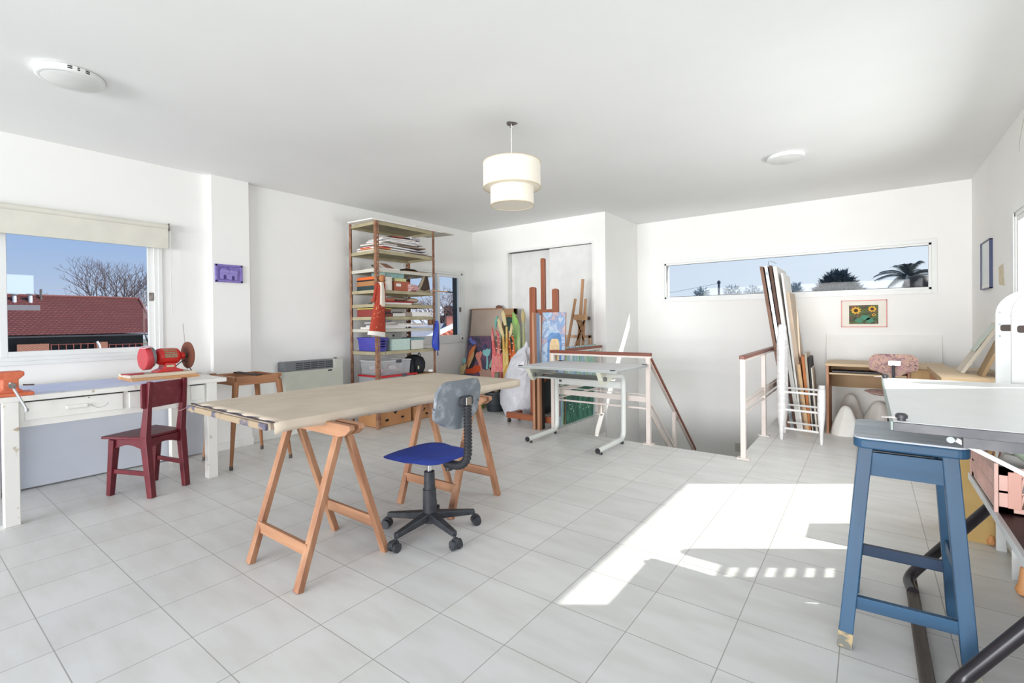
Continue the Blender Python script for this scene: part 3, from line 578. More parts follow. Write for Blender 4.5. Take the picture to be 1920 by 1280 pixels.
# stool frame without seat --------------------------------------
t=thing('stool_frame','low walnut stool frame without a seat standing between workbench and heater','stool',(-4.44,2.0,0))
feet=[(-4.22,1.76),(-4.165,2.235),(-4.70,2.24),(-4.73,1.75)]; tops=[(-4.255,1.82),(-4.215,2.16),(-4.64,2.17),(-4.67,1.81)]
for f_,p in zip(feet,tops):
    l=link('leg',tube(BM(),[(*f_,.03),(p[0],p[1],.72)],.02,10,radii=[.013,.026]),TAN[2],t,smooth=True); link('foot_cap',tube(BM(),[(*f_,0),(*f_,.035)],.0145,10),mat('dark_cap','4f463f',.6),l)
for i in range(4):
    p,q=tops[i],tops[(i+1)%4]; link('rail',beam(BM(),(*p,.725),(*q,.725),.035,.07),TAN[1 if i%2==0 else 0],t,bev=.003)
for i,s_ in ((1,1),(3,-1)): link('corner_block',box(BM(),tops[i][0]-.02,tops[i][0]+.02,tops[i][1]-.02,tops[i][1]+.02,.74,.77),TAN[2],t)
link('cross_slat',beam(BM(),(-4.66,2.0,.765),(-4.23,2.0,.765),.05,.012),mat('dark_webbing','3a2f2a',.8),t)
# ================================================================ TRESTLE TABLE
TZ=.757
t=thing('work_table','long board covered with beige cloth, lying on two pine trestles','table',(-2.57,2.0,.724))
bm=BM(); n=14; X0,X1,Y0_,Y1_=-3.06,-2.135,1.06,2.95
link('board',box(BM(),X0+.01,X1-.01,Y0_,Y1_-.01,.7245,.7575),mat('old_board_edge','8f7d66',.7,col2='b7aaa0',scale=12,lo=.4,hi=.6),t,bev=.003)
# cloth: top sheet with slight waves and hem over the long sides
bm=BM(); cols=[]; us=[(X0-.004,-.045),(X0-.006,-.02),(X0+.002,.003)]+[(X0+(X1-X0)*i/8,.004) for i in range(1,8)]+[(X1-.002,.003),(X1+.006,-.02),(X1+.004,-.047)]
for j in range(31):
    y=Y0_+.012+(Y1_-Y0_-.01)*j/30; row=[]
    for i,(x,dz) in enumerate(us):
        wv=.0008*math.sin(5*y+x*4)+.0006*math.sin(13*y+3*x)
        edge=(.005*math.sin(17*y) if i in (0,len(us)-1) else 0); row.append(bm.verts.new((x,y,TZ+dz+wv+edge-.003+.003)))
    cols.append(row)
for a,b in zip(cols,cols[1:]):
    for k in range(len(us)-1): bm.faces.new((a[k],a[k+1],b[k+1],b[k]))
o=link('cloth',bm,mat('beige_canvas_cloth','c6b7a4',.85,col2='cfc1af',scale=5,stretch=(1,1,1)),t,smooth=True); sm=o.modifiers.new('thick','SOLIDIFY'); sm.thickness=.003
link('cloth_edge_line',tube(BM(),[(X0+(X1-X0)*i/20,Y0_+.012,TZ+.003+.003*math.sin(i*1.7)) for i in range(21)],.0035,5),mat('dark_cloth_edge','2f2a38',.8),t)
link('end_batten',beam(BM(),(X0+.01,Y0_-.004,.739),(X1-.03,Y0_-.004,.739),.02,.03),mat('stained_batten','a08c72',.75,col2='5b5868',scale=9,lo=.55,hi=.62),t,bev=.004)
def trestle(loc,rz,label):
    t=thing('trestle',label,'trestle',loc,rz,'pine trestles under the long table')
    for sx in (-1,1):
        for sy in (-1,1):
            x=sx*.225; top=(x,sy*.028,.66); ft=(x,sy*.24,0); d=(Vector(top)-Vector(ft))
            link('leg',beam(BM(),ft,top,.042,.03,(0,1,0)),PINE[2],t,world=False,bev=.003)
    for sy in (-1,1): link('rung',beam(BM(),(-.225,sy*.188,.17),(.225,sy*.188,.17),.02,.055),PINE[0],t,world=False,bev=.002)
    for sy in (-1,1):
        pf=[(-.42,.723),(-.43,.70),(-.36,.66),(.25,.66),(.30,.672),(.34,.70),(.335,.723)]
        link('head_beam',prism(BM(),pf,lambda u,v,d:Vector((u,d,v)),sy*.012,sy*.042),PINE[0],t,world=False,bev=.003)
    link('hinge',box(BM(),.10,.15,-.012,.012,.68,.705),STEEL,t,world=False)
    return t
tr=trestle((-2.275,1.365,0),.0,'pine trestle under the near end of the cloth-covered table')
dup(tr,(-2.285,2.335,0),.03,'pine trestle under the far end of the table, behind the blue swivel chair')
# ================================================================ SWIVEL CHAIR
def swivel(loc,rz,label,seatm,backm,shellm,seat_h=.47,bh=(.15,.415),blue=True):
    t=thing('swivel_chair',label,'office chair',loc,rz); BK=mat('black_chair_plastic','2b2d31',.5,col2='3a3c41',scale=25)
    link('base_hub',lathe(BM(),[(0,.055),(.035,.06),(.04,.11),(.034,.13)],n=16),BK,t,world=False,smooth=True)
    for k in range(5):
        a=math.radians(72*k+20); d=Vector((math.cos(a),math.sin(a),0))
        l=link('base_arm',beam(BM(),d*.02+Vector((0,0,.10)),d*.265+Vector((0,0,.078)),.05,.045,(0,0,1),.03,.028),BK,t,world=False,bev=.006)
        c=d*.262; s_=Vector((-d.y,d.x,0)); b2=BM(); tube(b2,[c+Vector((0,0,.07)),c+Vector((0,0,.045))],.008,8)
        link('caster_stem',b2,BK,l,world=False); 
        cp=c+d*.012; b2=BM()
        for sg in (-1,1):
            p=cp+s_*sg*.012+Vector((0,0,.026)); tube(b2,[p,p+s_*sg*.016],.026,16)
        link('caster_wheel',b2,BK,l,world=False,smooth=True); link('caster_hood',tube(BM(),[cp+s_*-.011+Vector((0,0,.034)),cp+s_*.011+Vector((0,0,.034))],.027,14),BK,l,world=False,smooth=True)
    link('column_sleeve',lathe(BM(),[(.04,.10),(.038,.25),(.033,.25),(.03,.35),(.027,.352),(0,.352)],n=20),BK,t,world=False,smooth=True)
    link('gas_rod',tube(BM(),[(0,0,.35),(0,0,seat_h-.05)],.0145,14),CHROME,t,world=False,smooth=True)
    link('seat_mechanism',box(BM(),-.07,.07,-.05,.05,seat_h-.065,seat_h-.04),BK,t,world=False,bev=.008)
    bm=BM(); nu,nv=22,14; rows=[]
    def outline(a):
        x=math.cos(a); y=math.sin(a); e=.52; return (math.copysign(abs(x)**e,x)*.215,math.copysign(abs(y)**e,y)*(.215 if x>0 else .19))
    for top in (1,0):
        for j in range(nv//2):
            r_=1-j/(nv//2); ring=[]
            for k in range(nu*2):
                a=math.pi*k/nu; x,y=outline(a); z=(.0 if top else -.042)
                edge=r_**6; zz=seat_h+(z*(1-edge)+edge*-.02)+.018*(1-r_)*(0 if not top else -1)-(.012*max(0,x*r_/.215)**3)
                ring.append((x*r_,y*r_,zz))
            rows.append(ring)
    tp=[[bm.verts.new(c) for c in r_] for r_ in rows[:nv//2]]; bt=[[bm.verts.new(c) for c in r_] for r_ in rows[nv//2:]]
    m=nu*2
    for st in (tp,bt):
        for a,b in zip(st,st[1:]):
            for k in range(m): bm.faces.new((a[k],a[(k+1)%m],b[(k+1)%m],b[k]))
        bm.faces.new(st[-1])
    bmesh.ops.remove_doubles(bm,verts=bm.verts,dist=1e-5); link('seat',bm,seatm,t,world=False,smooth=True)
    # backrest: local -x is behind
    bm=BM(); nz,ny=12,14; H0,H1=seat_h+bh[0],seat_h+bh[1]; W_=.178; th=.02
    def bpnt(u,v,side):
        a=abs(v); wz=W_*(1-.42*max(0,(.28-u))/.28*1.0*(1)) if u<.28 else W_
        y=v*wz; z=H0+(H1-H0)*u; cr=max(0,(abs(v)-.55)/.45); rr_=(1-(cr**2.5)*.22*(1 if u>.5 else 0)); zz=H0+(H1-H0)*u*rr_+(.03*abs(v)**3 if u<.2 else 0)*(1-u/.2 if u<.2 else 0)
        x=-.235+.035*v*v-.03*(u-.3)-side*th; return Vector((x,y,zz))
    g=[[[bm.verts.new(bpnt(i/nz,-1+2*j/ny,s_)) for j in range(ny+1)] for i in range(nz+1)] for s_ in (0,1)]
    for s_ in (0,1):
        for i in range(nz):
            for j in range(ny): f_=bm.faces.new((g[s_][i][j],g[s_][i+1][j],g[s_][i+1][j+1],g[s_][i][j+1])); f_.material_index=s_
    rim=[(i,0) for i in range(nz+1)]+[(nz,j) for j in range(1,ny+1)]+[(i,ny) for i in range(nz-1,-1,-1)]+[(0,j) for j in range(ny-1,0,-1)]
    for (a,b),(c,d) in zip(rim,rim[1:]+rim[:1]): f_=bm.faces.new((g[0][a][b],g[0][c][d],g[1][c][d],g[1][a][b])); f_.material_index=1
    link('backrest',bm,[backm,shellm],t,world=False,smooth=True)
    mz=(H0+H1)/2+.02
    link('backrest_bracket',prism(BM(),rrect(-.055,.04,mz-.025,mz+.025,.015),lambda u,v,d:Vector((d,u,v)),-.29,-.26),CHROME if not blue else BK,t,world=False,bev=.003)
    if blue: link('bracket_plate',box(BM(),-.302,-.29,-.022,.02,mz-.022,mz+.02),CHROME,t,world=False,bev=.002)
    pth=smoothpath([(-.06,0,seat_h-.06),(-.29,0,seat_h-.06),(-.292,0,mz-.02)],8,.13)
    # ribbed sleeve
    if blue:
        pts=[];rad=[]; P_=[Vector(p) for p in pth]; L=0; seg=[]
        for a,b in zip(P_,P_[1:]):
            n_=max(1,int((b-a).length/.0045))
            for i in range(n_): seg.append(a.lerp(b,i/n_))
        for i,p in enumerate(seg[14:]): pts.append(p); rad.append(.024 if (i//2)%2 else .019)
        link('ribbed_sleeve',tube(BM(),pts,.02,12,radii=rad),mat('black_rubber','26272b',.6),t,world=False,smooth=False)
    else: link('back_post',tube(BM(),pth,.012,8),BK,t,world=False,smooth=True)
    link('adjust_knob',lathe(BM(),[(0,-.02),(.02,-.018),(.02,0),(0,.004)],(-.15,0,seat_h-.075),14),BK,t,world=False,smooth=True)
    return t
BLUE=mat('blue_upholstery','23388e',.85,col2='2a409b',scale=40)
swivel((-2.02,1.90,0),math.radians(182),'blue swivel office chair with grey shell back beside the long table',BLUE,BLUE,mat('dusty_grey_shell','6f757c',.6,col2='a8adb2',scale=16,lo=.5,hi=.8),.475)
# ================================================================ SHELF RACK
RX0,RX1,RY0,RY1=-4.93,-4.43,3.40,4.30
t=thing('shelf_rack','tall rusty slotted-angle metal rack loaded with papers and boxes by the left wall','shelving',(-4.68,3.85,0))
RUST=mat('rusty_angle_iron','7d5240',.75,col2='9a7358',scale=14,lo=.4,hi=.6); KH=mat('khaki_shelf','a39878',.6,col2='b0a688'); LG=mat('light_grey_shelf','c3c0b4',.6)
for x,y,sx,sy in ((RX1,RY0,-1,1),(RX1,RY1,-1,-1),(RX0,RY0,1,1),(RX0,RY1,1,-1)):
    bm=BM(); a=.038; e=.003
    box(bm,min(x,x+sx*a),max(x,x+sx*a),min(y,y-sy*e),max(y,y-sy*e),0,2.375)
    zz=0; xs=(min(x,x-sx*e),max(x,x-sx*e))
    ya,yb=min(y,y+sy*a),max(y,y+sy*a); box(bm,*xs,ya,ya+.012,0,2.375); box(bm,*xs,yb-.012,yb,0,2.375)
    z=0
    while z<2.375: box(bm,*xs,ya+.012,yb-.012,z,min(z+.03,2.375)); z+=.05
    p=link('post',bm,RUST,t)
SHZ=[.33,.875,1.135,1.275,1.42,1.58,1.82,2.03,2.355]
for i,z in enumerate(SHZ):
    m=LG if i in (2,6) else KH; bm=BM(); box(bm,RX0+.004,RX1-.004,RY0+.004,RY1-.004,z-.002,z)
    box(bm,RX1-.006,RX1-.0035,RY0+.006,RY1-.006,z-.036,z); box(bm,RX0+.0035,RX0+.006,RY0+.006,RY1-.006,z-.036,z)
    box(bm,RX0+.006,RX1-.006,RY0+.0035,RY0+.006,z-.036,z); box(bm,RX0+.006,RX1-.006,RY1-.006,RY1-.0035,z-.036,z)
    s=link('shelf',bm,m,t)
    bm=BM()
    for y in (RY0+.02,RY1-.02): tube(bm,[(RX1-.005,y,z-.018),(RX1+.006,y,z-.018)],.005,6)
    for x in (RX0+.02,RX1-.02): tube(bm,[(x,RY0+.004,z-.018),(x,RY0-.007,z-.018)],.005,6)
    link('bolts',bm,mat('zinc_bolt','b9b8b4',.4,.7) if i==0 else bpy.data.materials['zinc_bolt'],s)
def yat(px,z): 
    py=610-(z-1.2)*165; return max(3.44,at(px,py,X=RX1-.03).y)
def rb(name,label,*A,bev=.002):
    cat=A[0] if isinstance(A[0],str) else name.split('_')[-1]
    A=A[1:] if isinstance(A[0],str) else A
    px0,px1,z,h,m=A[:5]; dx=A[5] if len(A)>5 else (.03,.35); rot=A[6] if len(A)>6 else 0; grp=None
    y0,y1=yat(px0,z),yat(px1,z)
    if y1<3.5: y1=y0+.2; dx=(.05,.42)
    bm=box(BM(),-(dx[1]-dx[0])/2,(dx[1]-dx[0])/2,-(y1-y0)/2,(y1-y0)/2,0,h)
    bmesh.ops.rotate(bm,verts=bm.verts,matrix=Matrix.Rotation(rot,3,'Z')); bmesh.ops.translate(bm,verts=bm.verts,vec=(RX1-(dx[0]+dx[1])/2,(y0+y1)/2,z+.001))
    return tag(link(name,bm,m,bev=bev),label,cat,grp)
# boards on top
zt=2.358
for i,(c,th,lb) in enumerate((([(701,405),(832,433),(812,441),(676,412)],.012,'long white foam board lying on top of the shelf rack, nearest the front'),([(770,418),(856,436),(822,440),(745,425)],.010,'white board on top of the rack with its pointed end sticking out to the right'))):
    P_=[at(x,y,Z=zt+i*.013) for x,y in c]; 
    if i==0: P_=[Vector((RX1+.03,3.33,zt)),Vector((RX1+.03,4.42,zt)),Vector((RX0+.05,4.42,zt)),Vector((RX0+.12,3.30,zt))]
    else: P_=[Vector((RX1+.04,3.95,zt+.013)),Vector((RX1-.02,4.70,zt+.013)),Vector((RX0+.05,4.62,zt+.013)),Vector((RX0+.05,3.9,zt+.013))]
    bm=BM(); a=[bm.verts.new(p) for p in P_]; b=[bm.verts.new(p+Vector((0,0,th))) for p in P_]; bm.faces.new(a); bm.faces.new(b[::-1])
    for k in range(4): bm.faces.new((a[k],a[(k+1)%4],b[(k+1)%4],b[k]))
    tag(link('foam_board',bm,WHITEP if i==0 else mat('off_white_board','d9d4c9',.8)),lb,'board')
# papers on the top shelves: individual folders
PC=[('ece8e2','white'),('dcd6cc','off-white'),('c9c4c4','light grey'),('e4e2e6','white'),('8e7b6c','brown'),('d9cfc8','cream'),('bfbac0','lilac grey')]
pm=[mat('paper_%s_%d'%(n.replace('-','_').replace(' ','_'),i),c,.8) for i,(c,n) in enumerate(PC)]
def sheet(name,label,yc,xc,z,L,W,h,rot,m,grp,tilt=0,cat='papers'):
    bm=box(BM(),-W/2,W/2,-L/2,L/2,0,h); bmesh.ops.rotate(bm,verts=bm.verts,matrix=Matrix.Rotation(rot,3,'Z')@Matrix.Rotation(tilt,3,'X')); bmesh.ops.translate(bm,verts=bm.verts,vec=(xc,yc,z))
    return tag(link(name,bm,m),label,cat,grp)
z=2.032; pr=random.Random(11)
layout=[(3.72,.55,.022,'d9cfc8'),(4.08,.42,.014,'8e7b6c'),(3.70,.50,.016,None),(4.07,.40,.012,None),(3.78,.52,.016,None),(4.02,.44,.012,None),(3.74,.46,.018,None),(4.0,.40,.014,None),(3.80,.50,.012,None),(3.93,.46,.014,None),(3.85,.50,.016,None),(3.82,.44,.014,None)]
for i,(yc,L,h,_) in enumerate(layout):
    k=[5,4,0,2,3,6,1,4,0,2,3,5][i]
    sheet('paper_folder','loose %s paper folder in the untidy pile on the second shelf from the top'%PC[k][1],yc,RX1-.24+pr.uniform(-.03,.03),z,L,.36,h,pr.uniform(-.16,.16),pm[k],'folders piled near the top of the rack',0,'folder')
    if i%2: z+=h+.0155 if i<8 else h+.006
    else: z+=.0005 if i<8 else h
ORG=mat('orange_folder','d9854f',.7); RDF=mat('red_folder','c23a30',.6)
sheet('orange_folder','orange folder at the left of the paper pile near the rack top',3.55,RX1-.2,2.06,.2,.3,.012,.05,ORG,None,0,'folder'); sheet('red_folder','red folder lying above the orange folder in the paper pile',3.55,RX1-.2,2.074,.2,.3,.01,.1,RDF,None,0,'folder')
sheet('lilac_bundle','crumpled lilac-grey plastic sleeve on top of the paper pile, right half',4.0,RX1-.17,z+.002,.2,.25,.03,.3,pm[6],None,0,'sleeve'); sheet('dark_magazine','dark magazine with red corner on top of the paper pile',3.82,RX1-.2,z+.002,.28,.3,.012,-.1,mat('dark_magazine_cover','3c3a3c',.4,col2='a04a44',scale=9,lo=.55,hi=.6),None,0,'magazine')
# third shelf 1.82
z=1.821
rb('cardboard_sheet','thin tan cardboard sheet on the third shelf from the top, right side',760,803,z,.012,mat('tan_card','b08a68',.8),(.05,.35)); rb('white_folder','flat white folder on the third shelf from the top, centre',715,752,z,.018,WHITEP,(.05,.35))
bm=lathe(BM(),[(0,0),(.11,0),(.13,.012),(.10,.03),(0,.042)],(0,0,0),20,wob=lambda a,j:1+.25*math.cos(a*2)+.06*math.sin(5*a)); bmesh.ops.scale(bm,verts=bm.verts,vec=(.8,1.25,1)); bmesh.ops.translate(bm,verts=bm.verts,vec=(RX1-.2,yat(780,z),z+.014)); tag(link('black_pouch',bm,DARKM,smooth=True),'flat black pouch on the tan cardboard sheet','pouch')
tag(link('coat_hanger',tube(BM(),smoothpath([(RX1-.08,yat(680,z),z+.01),(RX1-.15,yat(700,z),z+.05),(RX1-.18,yat(716,z),z+.055),(RX1-.12,yat(728,z),z+.02),(RX1-.08,yat(680,z),z+.008)],5,.03),.006,8),mat('dark_wood_hanger','4a3a33',.6),smooth=True),'dark curved hanger on the left of the third shelf from the top','hanger')
bm=slab((RX1-.06,yat(727,z),z+.018),(RX1-.08,yat(745,z),z+.02),(RX1-.2,yat(742,z),z+.085),(RX1-.2,yat(729,z),z+.085),.006); tag(link('kraft_envelope',bm,mat('pinkish_kraft','b98f7c',.8)),'pinkish kraft envelope propped on the white folder','envelope')
# fourth shelf 1.58
z=1.581
tag_=rb('dark_book','dark teal book lying at the left of the fourth shelf',667,702,z,.05,mat('dark_teal_cover','26393c',.5),(.02,.3))
rb('wooden_box','light brown wooden box on the dark teal book',677,702,z+.051,.055,mat('light_brown_box','a8754a',.6),(.04,.28)); rb('black_tray','flat black case on the light brown wooden box',677,702,z+.107,.014,DARKM,(.05,.25)); rb('orange_tray','small orange dish on the flat black case',685,700,z+.122,.035,mat('bright_orange_plastic','e0692c',.4),(.06,.2),bev=.008)
y_=yat(731,z); tag(link('brush_canister',lathe(BM(),[(0,0),(.052,0),(.052,.155),(.046,.155),(.046,.01),(0,.01)],(RX1-.07,y_,z+.001),24),mat('white_canister','e6dfd4',.4,col2='e9e3d8'),smooth=True),'white round canister holding dark red brushes behind the doll','canister')
for i in range(5):
    a=i*1.256; bx,by=RX1-.07+.025*math.cos(a),y_+.028*math.sin(a)
    tag(link('paint_brush',tube(BM(),[(bx,by,z+.012),(bx+.004*math.cos(a),by+.012*math.sin(a),z+.17+.006*i)],.004,6),mat('red_lacquer_handle','8d2b2b',.4) if i==0 else bpy.data.materials['red_lacquer_handle']),'dark red brush handle sticking out of the white canister','brush','brushes in the white canister')
b=rb('storage_box','terracotta red storage box with white label on the fourth shelf',742,773,z,.115,mat('terracotta_box','b0604a',.6),(.06,.36))
link('label_card',box(BM(),RX1-.06,RX1-.058,yat(746,z),yat(755,z),z+.055,z+.09),WHITEP,b)
rb('yellow_box','pale yellow flat box on the terracotta storage box',744,766,z+.117,.035,mat('pale_yellow','d9d69a',.6),(.07,.33)); rb('teal_box','pale teal box on the flat yellow box',727,763,z+.153,.078,mat('pale_teal','8fb9b6',.6,col2='a6cbc6'),(.08,.33))
yy=yat(775,z); o=tag(link('striped_cloth_roll',tube(BM(),[(RX1-.04,yat(768,z),z+.045),(RX1-.05,yat(782,z),z+.045)],.043,14),paint('red_white_stripes',['b5545a','efe6e2','b5545a','efe6e2','b5545a'],1.2,(1,6,40)),smooth=True),'red and white striped cloth roll next to the terracotta box','cloth')
pts=[(784,544),(780,536),(790,524),(797,515),(800,512),(802,519),(806,532),(804,546),(790,548)]
def cutx(name,label,cat,pts,X,th,m,z0=None):
    return tag(link(name,prism(BM(),[((q:=at(x,y,X=X)).y,q.z) for x,y in pts],lambda u,v,d:Vector((d,u,v)),X-th,X),m,bev=min(.004,th/3)),label,cat)
zz_=1.585
k=thing('dark_mask','dark brown and cream carved shield-shaped mask at the right of the fourth shelf','mask',(RX1-.06,yat(795,zz_),zz_))
pts=[(782,547),(786,539),(792,528),(797,516),(800,512),(803,518),(806,530),(807,540),(809,548)]
pp=[((q:=at(x,y,X=RX1-.06)).y,max(q.z,zz_-.001)) for x,y in pts]; link('frame',prism(BM(),pp,lambda u,v,d:Vector((d,u,v)),RX1-.10,RX1-.07),mat('cream_carving','b9ab94',.7),k,bev=.004)
pts=[(789,543),(793,533),(797,522),(799,516),(802,521),(804,532),(806,542),(797,545)]
pp=[((q:=at(x,y,X=RX1-.06)).y,q.z) for x,y in pts]; link('dark_face',prism(BM(),pp,lambda u,v,d:Vector((d,u,v)),RX1-.071,RX1-.055),mat('dark_brown_face','4b3932',.6),k,bev=.004)
tag(link('wooden_spatula',beam(BM(),(RX1+.0,4.24,1.605),(RX1+.02,4.50,1.60),.022,.014),mat('spatula_wood','b98e6e',.6)),'light wooden handle poking out to the right of the rack at the fourth shelf','handle')
link('spatula_tip',beam(BM(),(RX1+.02,4.50,1.60),(RX1+.026,4.585,1.598),.024,.016),DARKM,bpy.data.objects['wooden_spatula'])
# fifth shelf 1.42
z=1.421
rb('white_folder','white folder with black ends on the fifth shelf',722,772,z,.02,WHITEP,(.03,.3)); rb('red_booklet','red booklet on the white folder of the fifth shelf',730,778,z+.021,.018,mat('deep_red_cover','a02a30',.5),(.06,.33)); rb('orange_booklet','dull orange booklet at the left of the red booklet',722,742,z+.04,.024,mat('dull_orange','b56648',.6),(.05,.3))
def pillow(name,label,px0,px1,z,h,m,dx=(.05,.3),seed=1):
    cat=name.split('_')[-1]
    y0,y1=yat(px0,z),yat(px1,z); n=18; bm=BM()
    if y1<3.5: y0=3.47; y1=y0+.12; dx=(.1,.3)
    rr=random.Random(seed); ph=[rr.uniform(0,6) for _ in range(4)]
    prof=[(0,0),(.8,.0),(1,.3),(.92,.7),(.6,.93),(0,1)]
    lathe(bm,prof,(0,0,0),n,wob=lambda a,j:1+.08*math.sin(3*a+ph[0]+j)+.05*math.sin(5*a+ph[1]))
    bmesh.ops.scale(bm,verts=bm.verts,vec=((dx[1]-dx[0])/2,(y1-y0)/2,h)); bmesh.ops.translate(bm,verts=bm.verts,vec=(RX1-(dx[0]+dx[1])/2,(y0+y1)/2,z+.001))
    o=link(name,bm,m,smooth=True); s_=o.modifiers.new('s','SUBSURF'); s_.levels=1; s_.render_levels=1; return tag(o,label,cat)
BEI=mat('beige_fabric','b39a82',.9,col2='c4ae98',scale=20,bump=.3)
pillow('fabric_roll','grey-brown folded fabric on the fifth shelf, centre',738,775,z+.045,.055,mat('taupe_fabric','8f7b6c',.9,col2='a08c7c',bump=.3)); pillow('fabric_bundle','beige fabric bundle on the fifth shelf, right side',768,796,z+.03,.06,BEI,seed=2); pillow('fabric_tube','pale rolled cloth under the beige bundle at the right of the fifth shelf',775,801,z,.035,mat('pale_cloth','c9c2ba',.9),seed=3)
pillow('small_animal_toy','small dark knick-knack at the left of the fifth shelf',683,699,z,.03,mat('dark_olive_toy','5b5a4e',.8),(.05,.15),seed=4)
# sixth shelf 1.275
z=1.276
b=rb('red_drawer_box','dark red open box holding yellow papers at the left of the sixth shelf',662,697,z,.085,mat('brick_red_box','8a3a34',.6),(.0+.02,.3)); rb('yellow_papers','crumpled yellow paper on the dark red box',672,697,z+.087,.012,mat('yellow_paper','d6c96a',.8),(.02,.2),.05)
for i,(p0,p1,c,l) in enumerate(((722,737,'7d3f38','small dark red notebook on the sixth shelf'),(737,760,'d8d4ce','spiral bound white notebook on the sixth shelf'))): tag(rb('notebook',l,'notebook',p0,p1,z,.03+.01*i,mat('notebook_cover_%d'%i,c,.6),(.03,.25)),l,'notebook')
bm=BM()
for i in range(9): y=yat(738,z)+i*.015; tube(bm,[(RX1-.04+.008*math.cos(a),y,z+.05+.008*math.sin(a)) for a in [j*.7 for j in range(10)]],.002,4)
link('spiral_binding',bm,DARKM,bpy.data.objects['notebook.001'])
rb('grey_wood_box','dull beige flat box in the middle of the sixth shelf',757,776,z,.05,mat('dull_beige','9f9184',.7),(.04,.3)); rb('white_box','white flat box at the right of the sixth shelf',774,809,z,.055,WHITEP,(.03,.3)); rb('dark_notebook','thin dark notebook at the left behind the doll on the sixth shelf',722,733,z+.032,.025,mat('dark_cover','3b2a28',.6),(.03,.22))
# seventh shelf 1.135
z=1.136
for i,(p0,p1,h,rot,k) in enumerate(((700,760,.018,.05,0),(720,800,.020,-.04,3),(745,795,.018,.06,1),(715,742,.016,-.1,2))):
    rb('paper_stack','%s sheets of paper lying in the pile on the seventh shelf'%PC[k][1],'papers',p0,p1,z,h,pm[k],(.03,.36),rot) ; z+=h+.001
for o in [o for o in bpy.data.objects if o.name.startswith('paper_stack')]: o['group']='paper pile on the seventh shelf'
pillow('plastic_sheet','crumpled clear-grey plastic bag on the paper pile of the seventh shelf',722,745,z,.035,mat('grey_plastic','a7a9ad',.4),seed=6); pillow('grey_stone','flat grey-green object at the left of the seventh shelf',673,694,1.136,.035,mat('grey_green','7f8076',.8),seed=7)
pillow('brown_dried_flower','small brown dried bundle at the right end of the seventh shelf',806,815,1.17,.09,mat('dry_brown','9b7558',.9,col2='7d5c45',scale=30),(.02,.1),seed=8)
# eighth shelf .875
z=.876
t=thing('plastic_basket','blue-violet plastic basket with pencils on the lowest full shelf','basket',(RX1-.18,yat(702,z),z))
BV=mat('blue_violet_plastic','4a48a6',.45,col2='5553b5'); y0,y1=yat(672,z)+.02,yat(729,z); h=.155; x0,x1=RX1-.45,RX1-.045
def taper(y0,y1,x0,x1,z0,h,th,e,bm=None):
    bm=bm or BM(); pr_=[((x0,x1,y0,y1,0),(x0-e,x1+e,y0-e,y1+e,h)),((x0-e+th,x1+e-th,y0-e+th,y1+e-th,h),(x0+th,x1-th,y0+th,y1-th,th))]
    lv=[]
    for pair in pr_:
        for a,b,c,d,zz in pair: lv.append([bm.verts.new(p) for p in ((a,c,z0+zz),(b,c,z0+zz),(b,d,z0+zz),(a,d,z0+zz))])
    for A,B in zip(lv,lv[1:]):
        for k in range(4): bm.faces.new((A[k],A[(k+1)%4],B[(k+1)%4],B[k]))
    bm.faces.new(lv[0][::-1]); bm.faces.new(lv[-1]); return bm
link('basket_body',taper(y0+.015,y1-.015,x0+.01,x1-.01,z,h,.004,.012),BV,t,bev=.003); bm=BM()
for a,b,c,d in ((x0-.01,x1+.01,y0-.006,y0+.004),(x0-.01,x1+.01,y1-.004,y1+.006),(x1+.0,x1+.01,y0,y1),(x0-.01,x0,y0,y1)): box(bm,a,b,c,d,z+h-.015,z+h+.003)
link('basket_rim',bm,BV,t,bev=.002)
bm=BM()
for j in range(3):
    for i in range(9): yy=y0+.03+i*(y1-y0-.06)/8; box(bm,x1-.002+j*.003,x1+.0005+j*.003,yy-.008,yy+.008,z+.05+j*.03,z+.06+j*.03)
link('slots',bm,mat('deep_blue_slot','2e2c70',.6),t)
for i,(a,b) in enumerate((((RX1-.1,y0+.03,z+.03),(RX1-.06,y0+.12,z+.19)),((RX1-.15,y0+.05,z+.03),(RX1-.12,y0+.2,z+.2)),((RX1-.2,y0+.02,z+.03),(RX1-.2,y0+.02,z+.21)))):
    tag(link('pencil',tube(BM(),[a,b],.0035,6),mat('pencil_wood','c79a5e',.6) if i==0 else bpy.data.materials['pencil_wood']),'wooden pencil sticking out of the blue-violet basket','pencil','pencils in the basket')
b=rb('grey_box','tall light grey box with a black knob on the lowest full shelf',735,768,z,.215,mat('light_grey_card','a9a9a5',.7),(.17,.40)); link('knob',lathe(BM(),[(0,0),(.014,.004),(.012,.012),(0,.016)],(RX1-.17,yat(752,z),z+.175),12,'X'),DARKM,b,smooth=True)
b=rb('mint_box','mint green patterned box in front of the tall grey box',736,769,z,.135,paint('mint_pattern',['b3cdc4','c3d8cf','a9c6bd'],30),(.03,.16)); 
b=rb('white_box_teal_lid','white box beside the mint green box',772,794,z,.115,mat('cream_box','d3d3cb',.6),(.03,.3)); link('lid',box(BM(),RX1-.31,RX1-.022,yat(769,z),yat(796,z),z+.116,z+.14),mat('dull_teal_lid','6f98a0',.5),b,bev=.003)
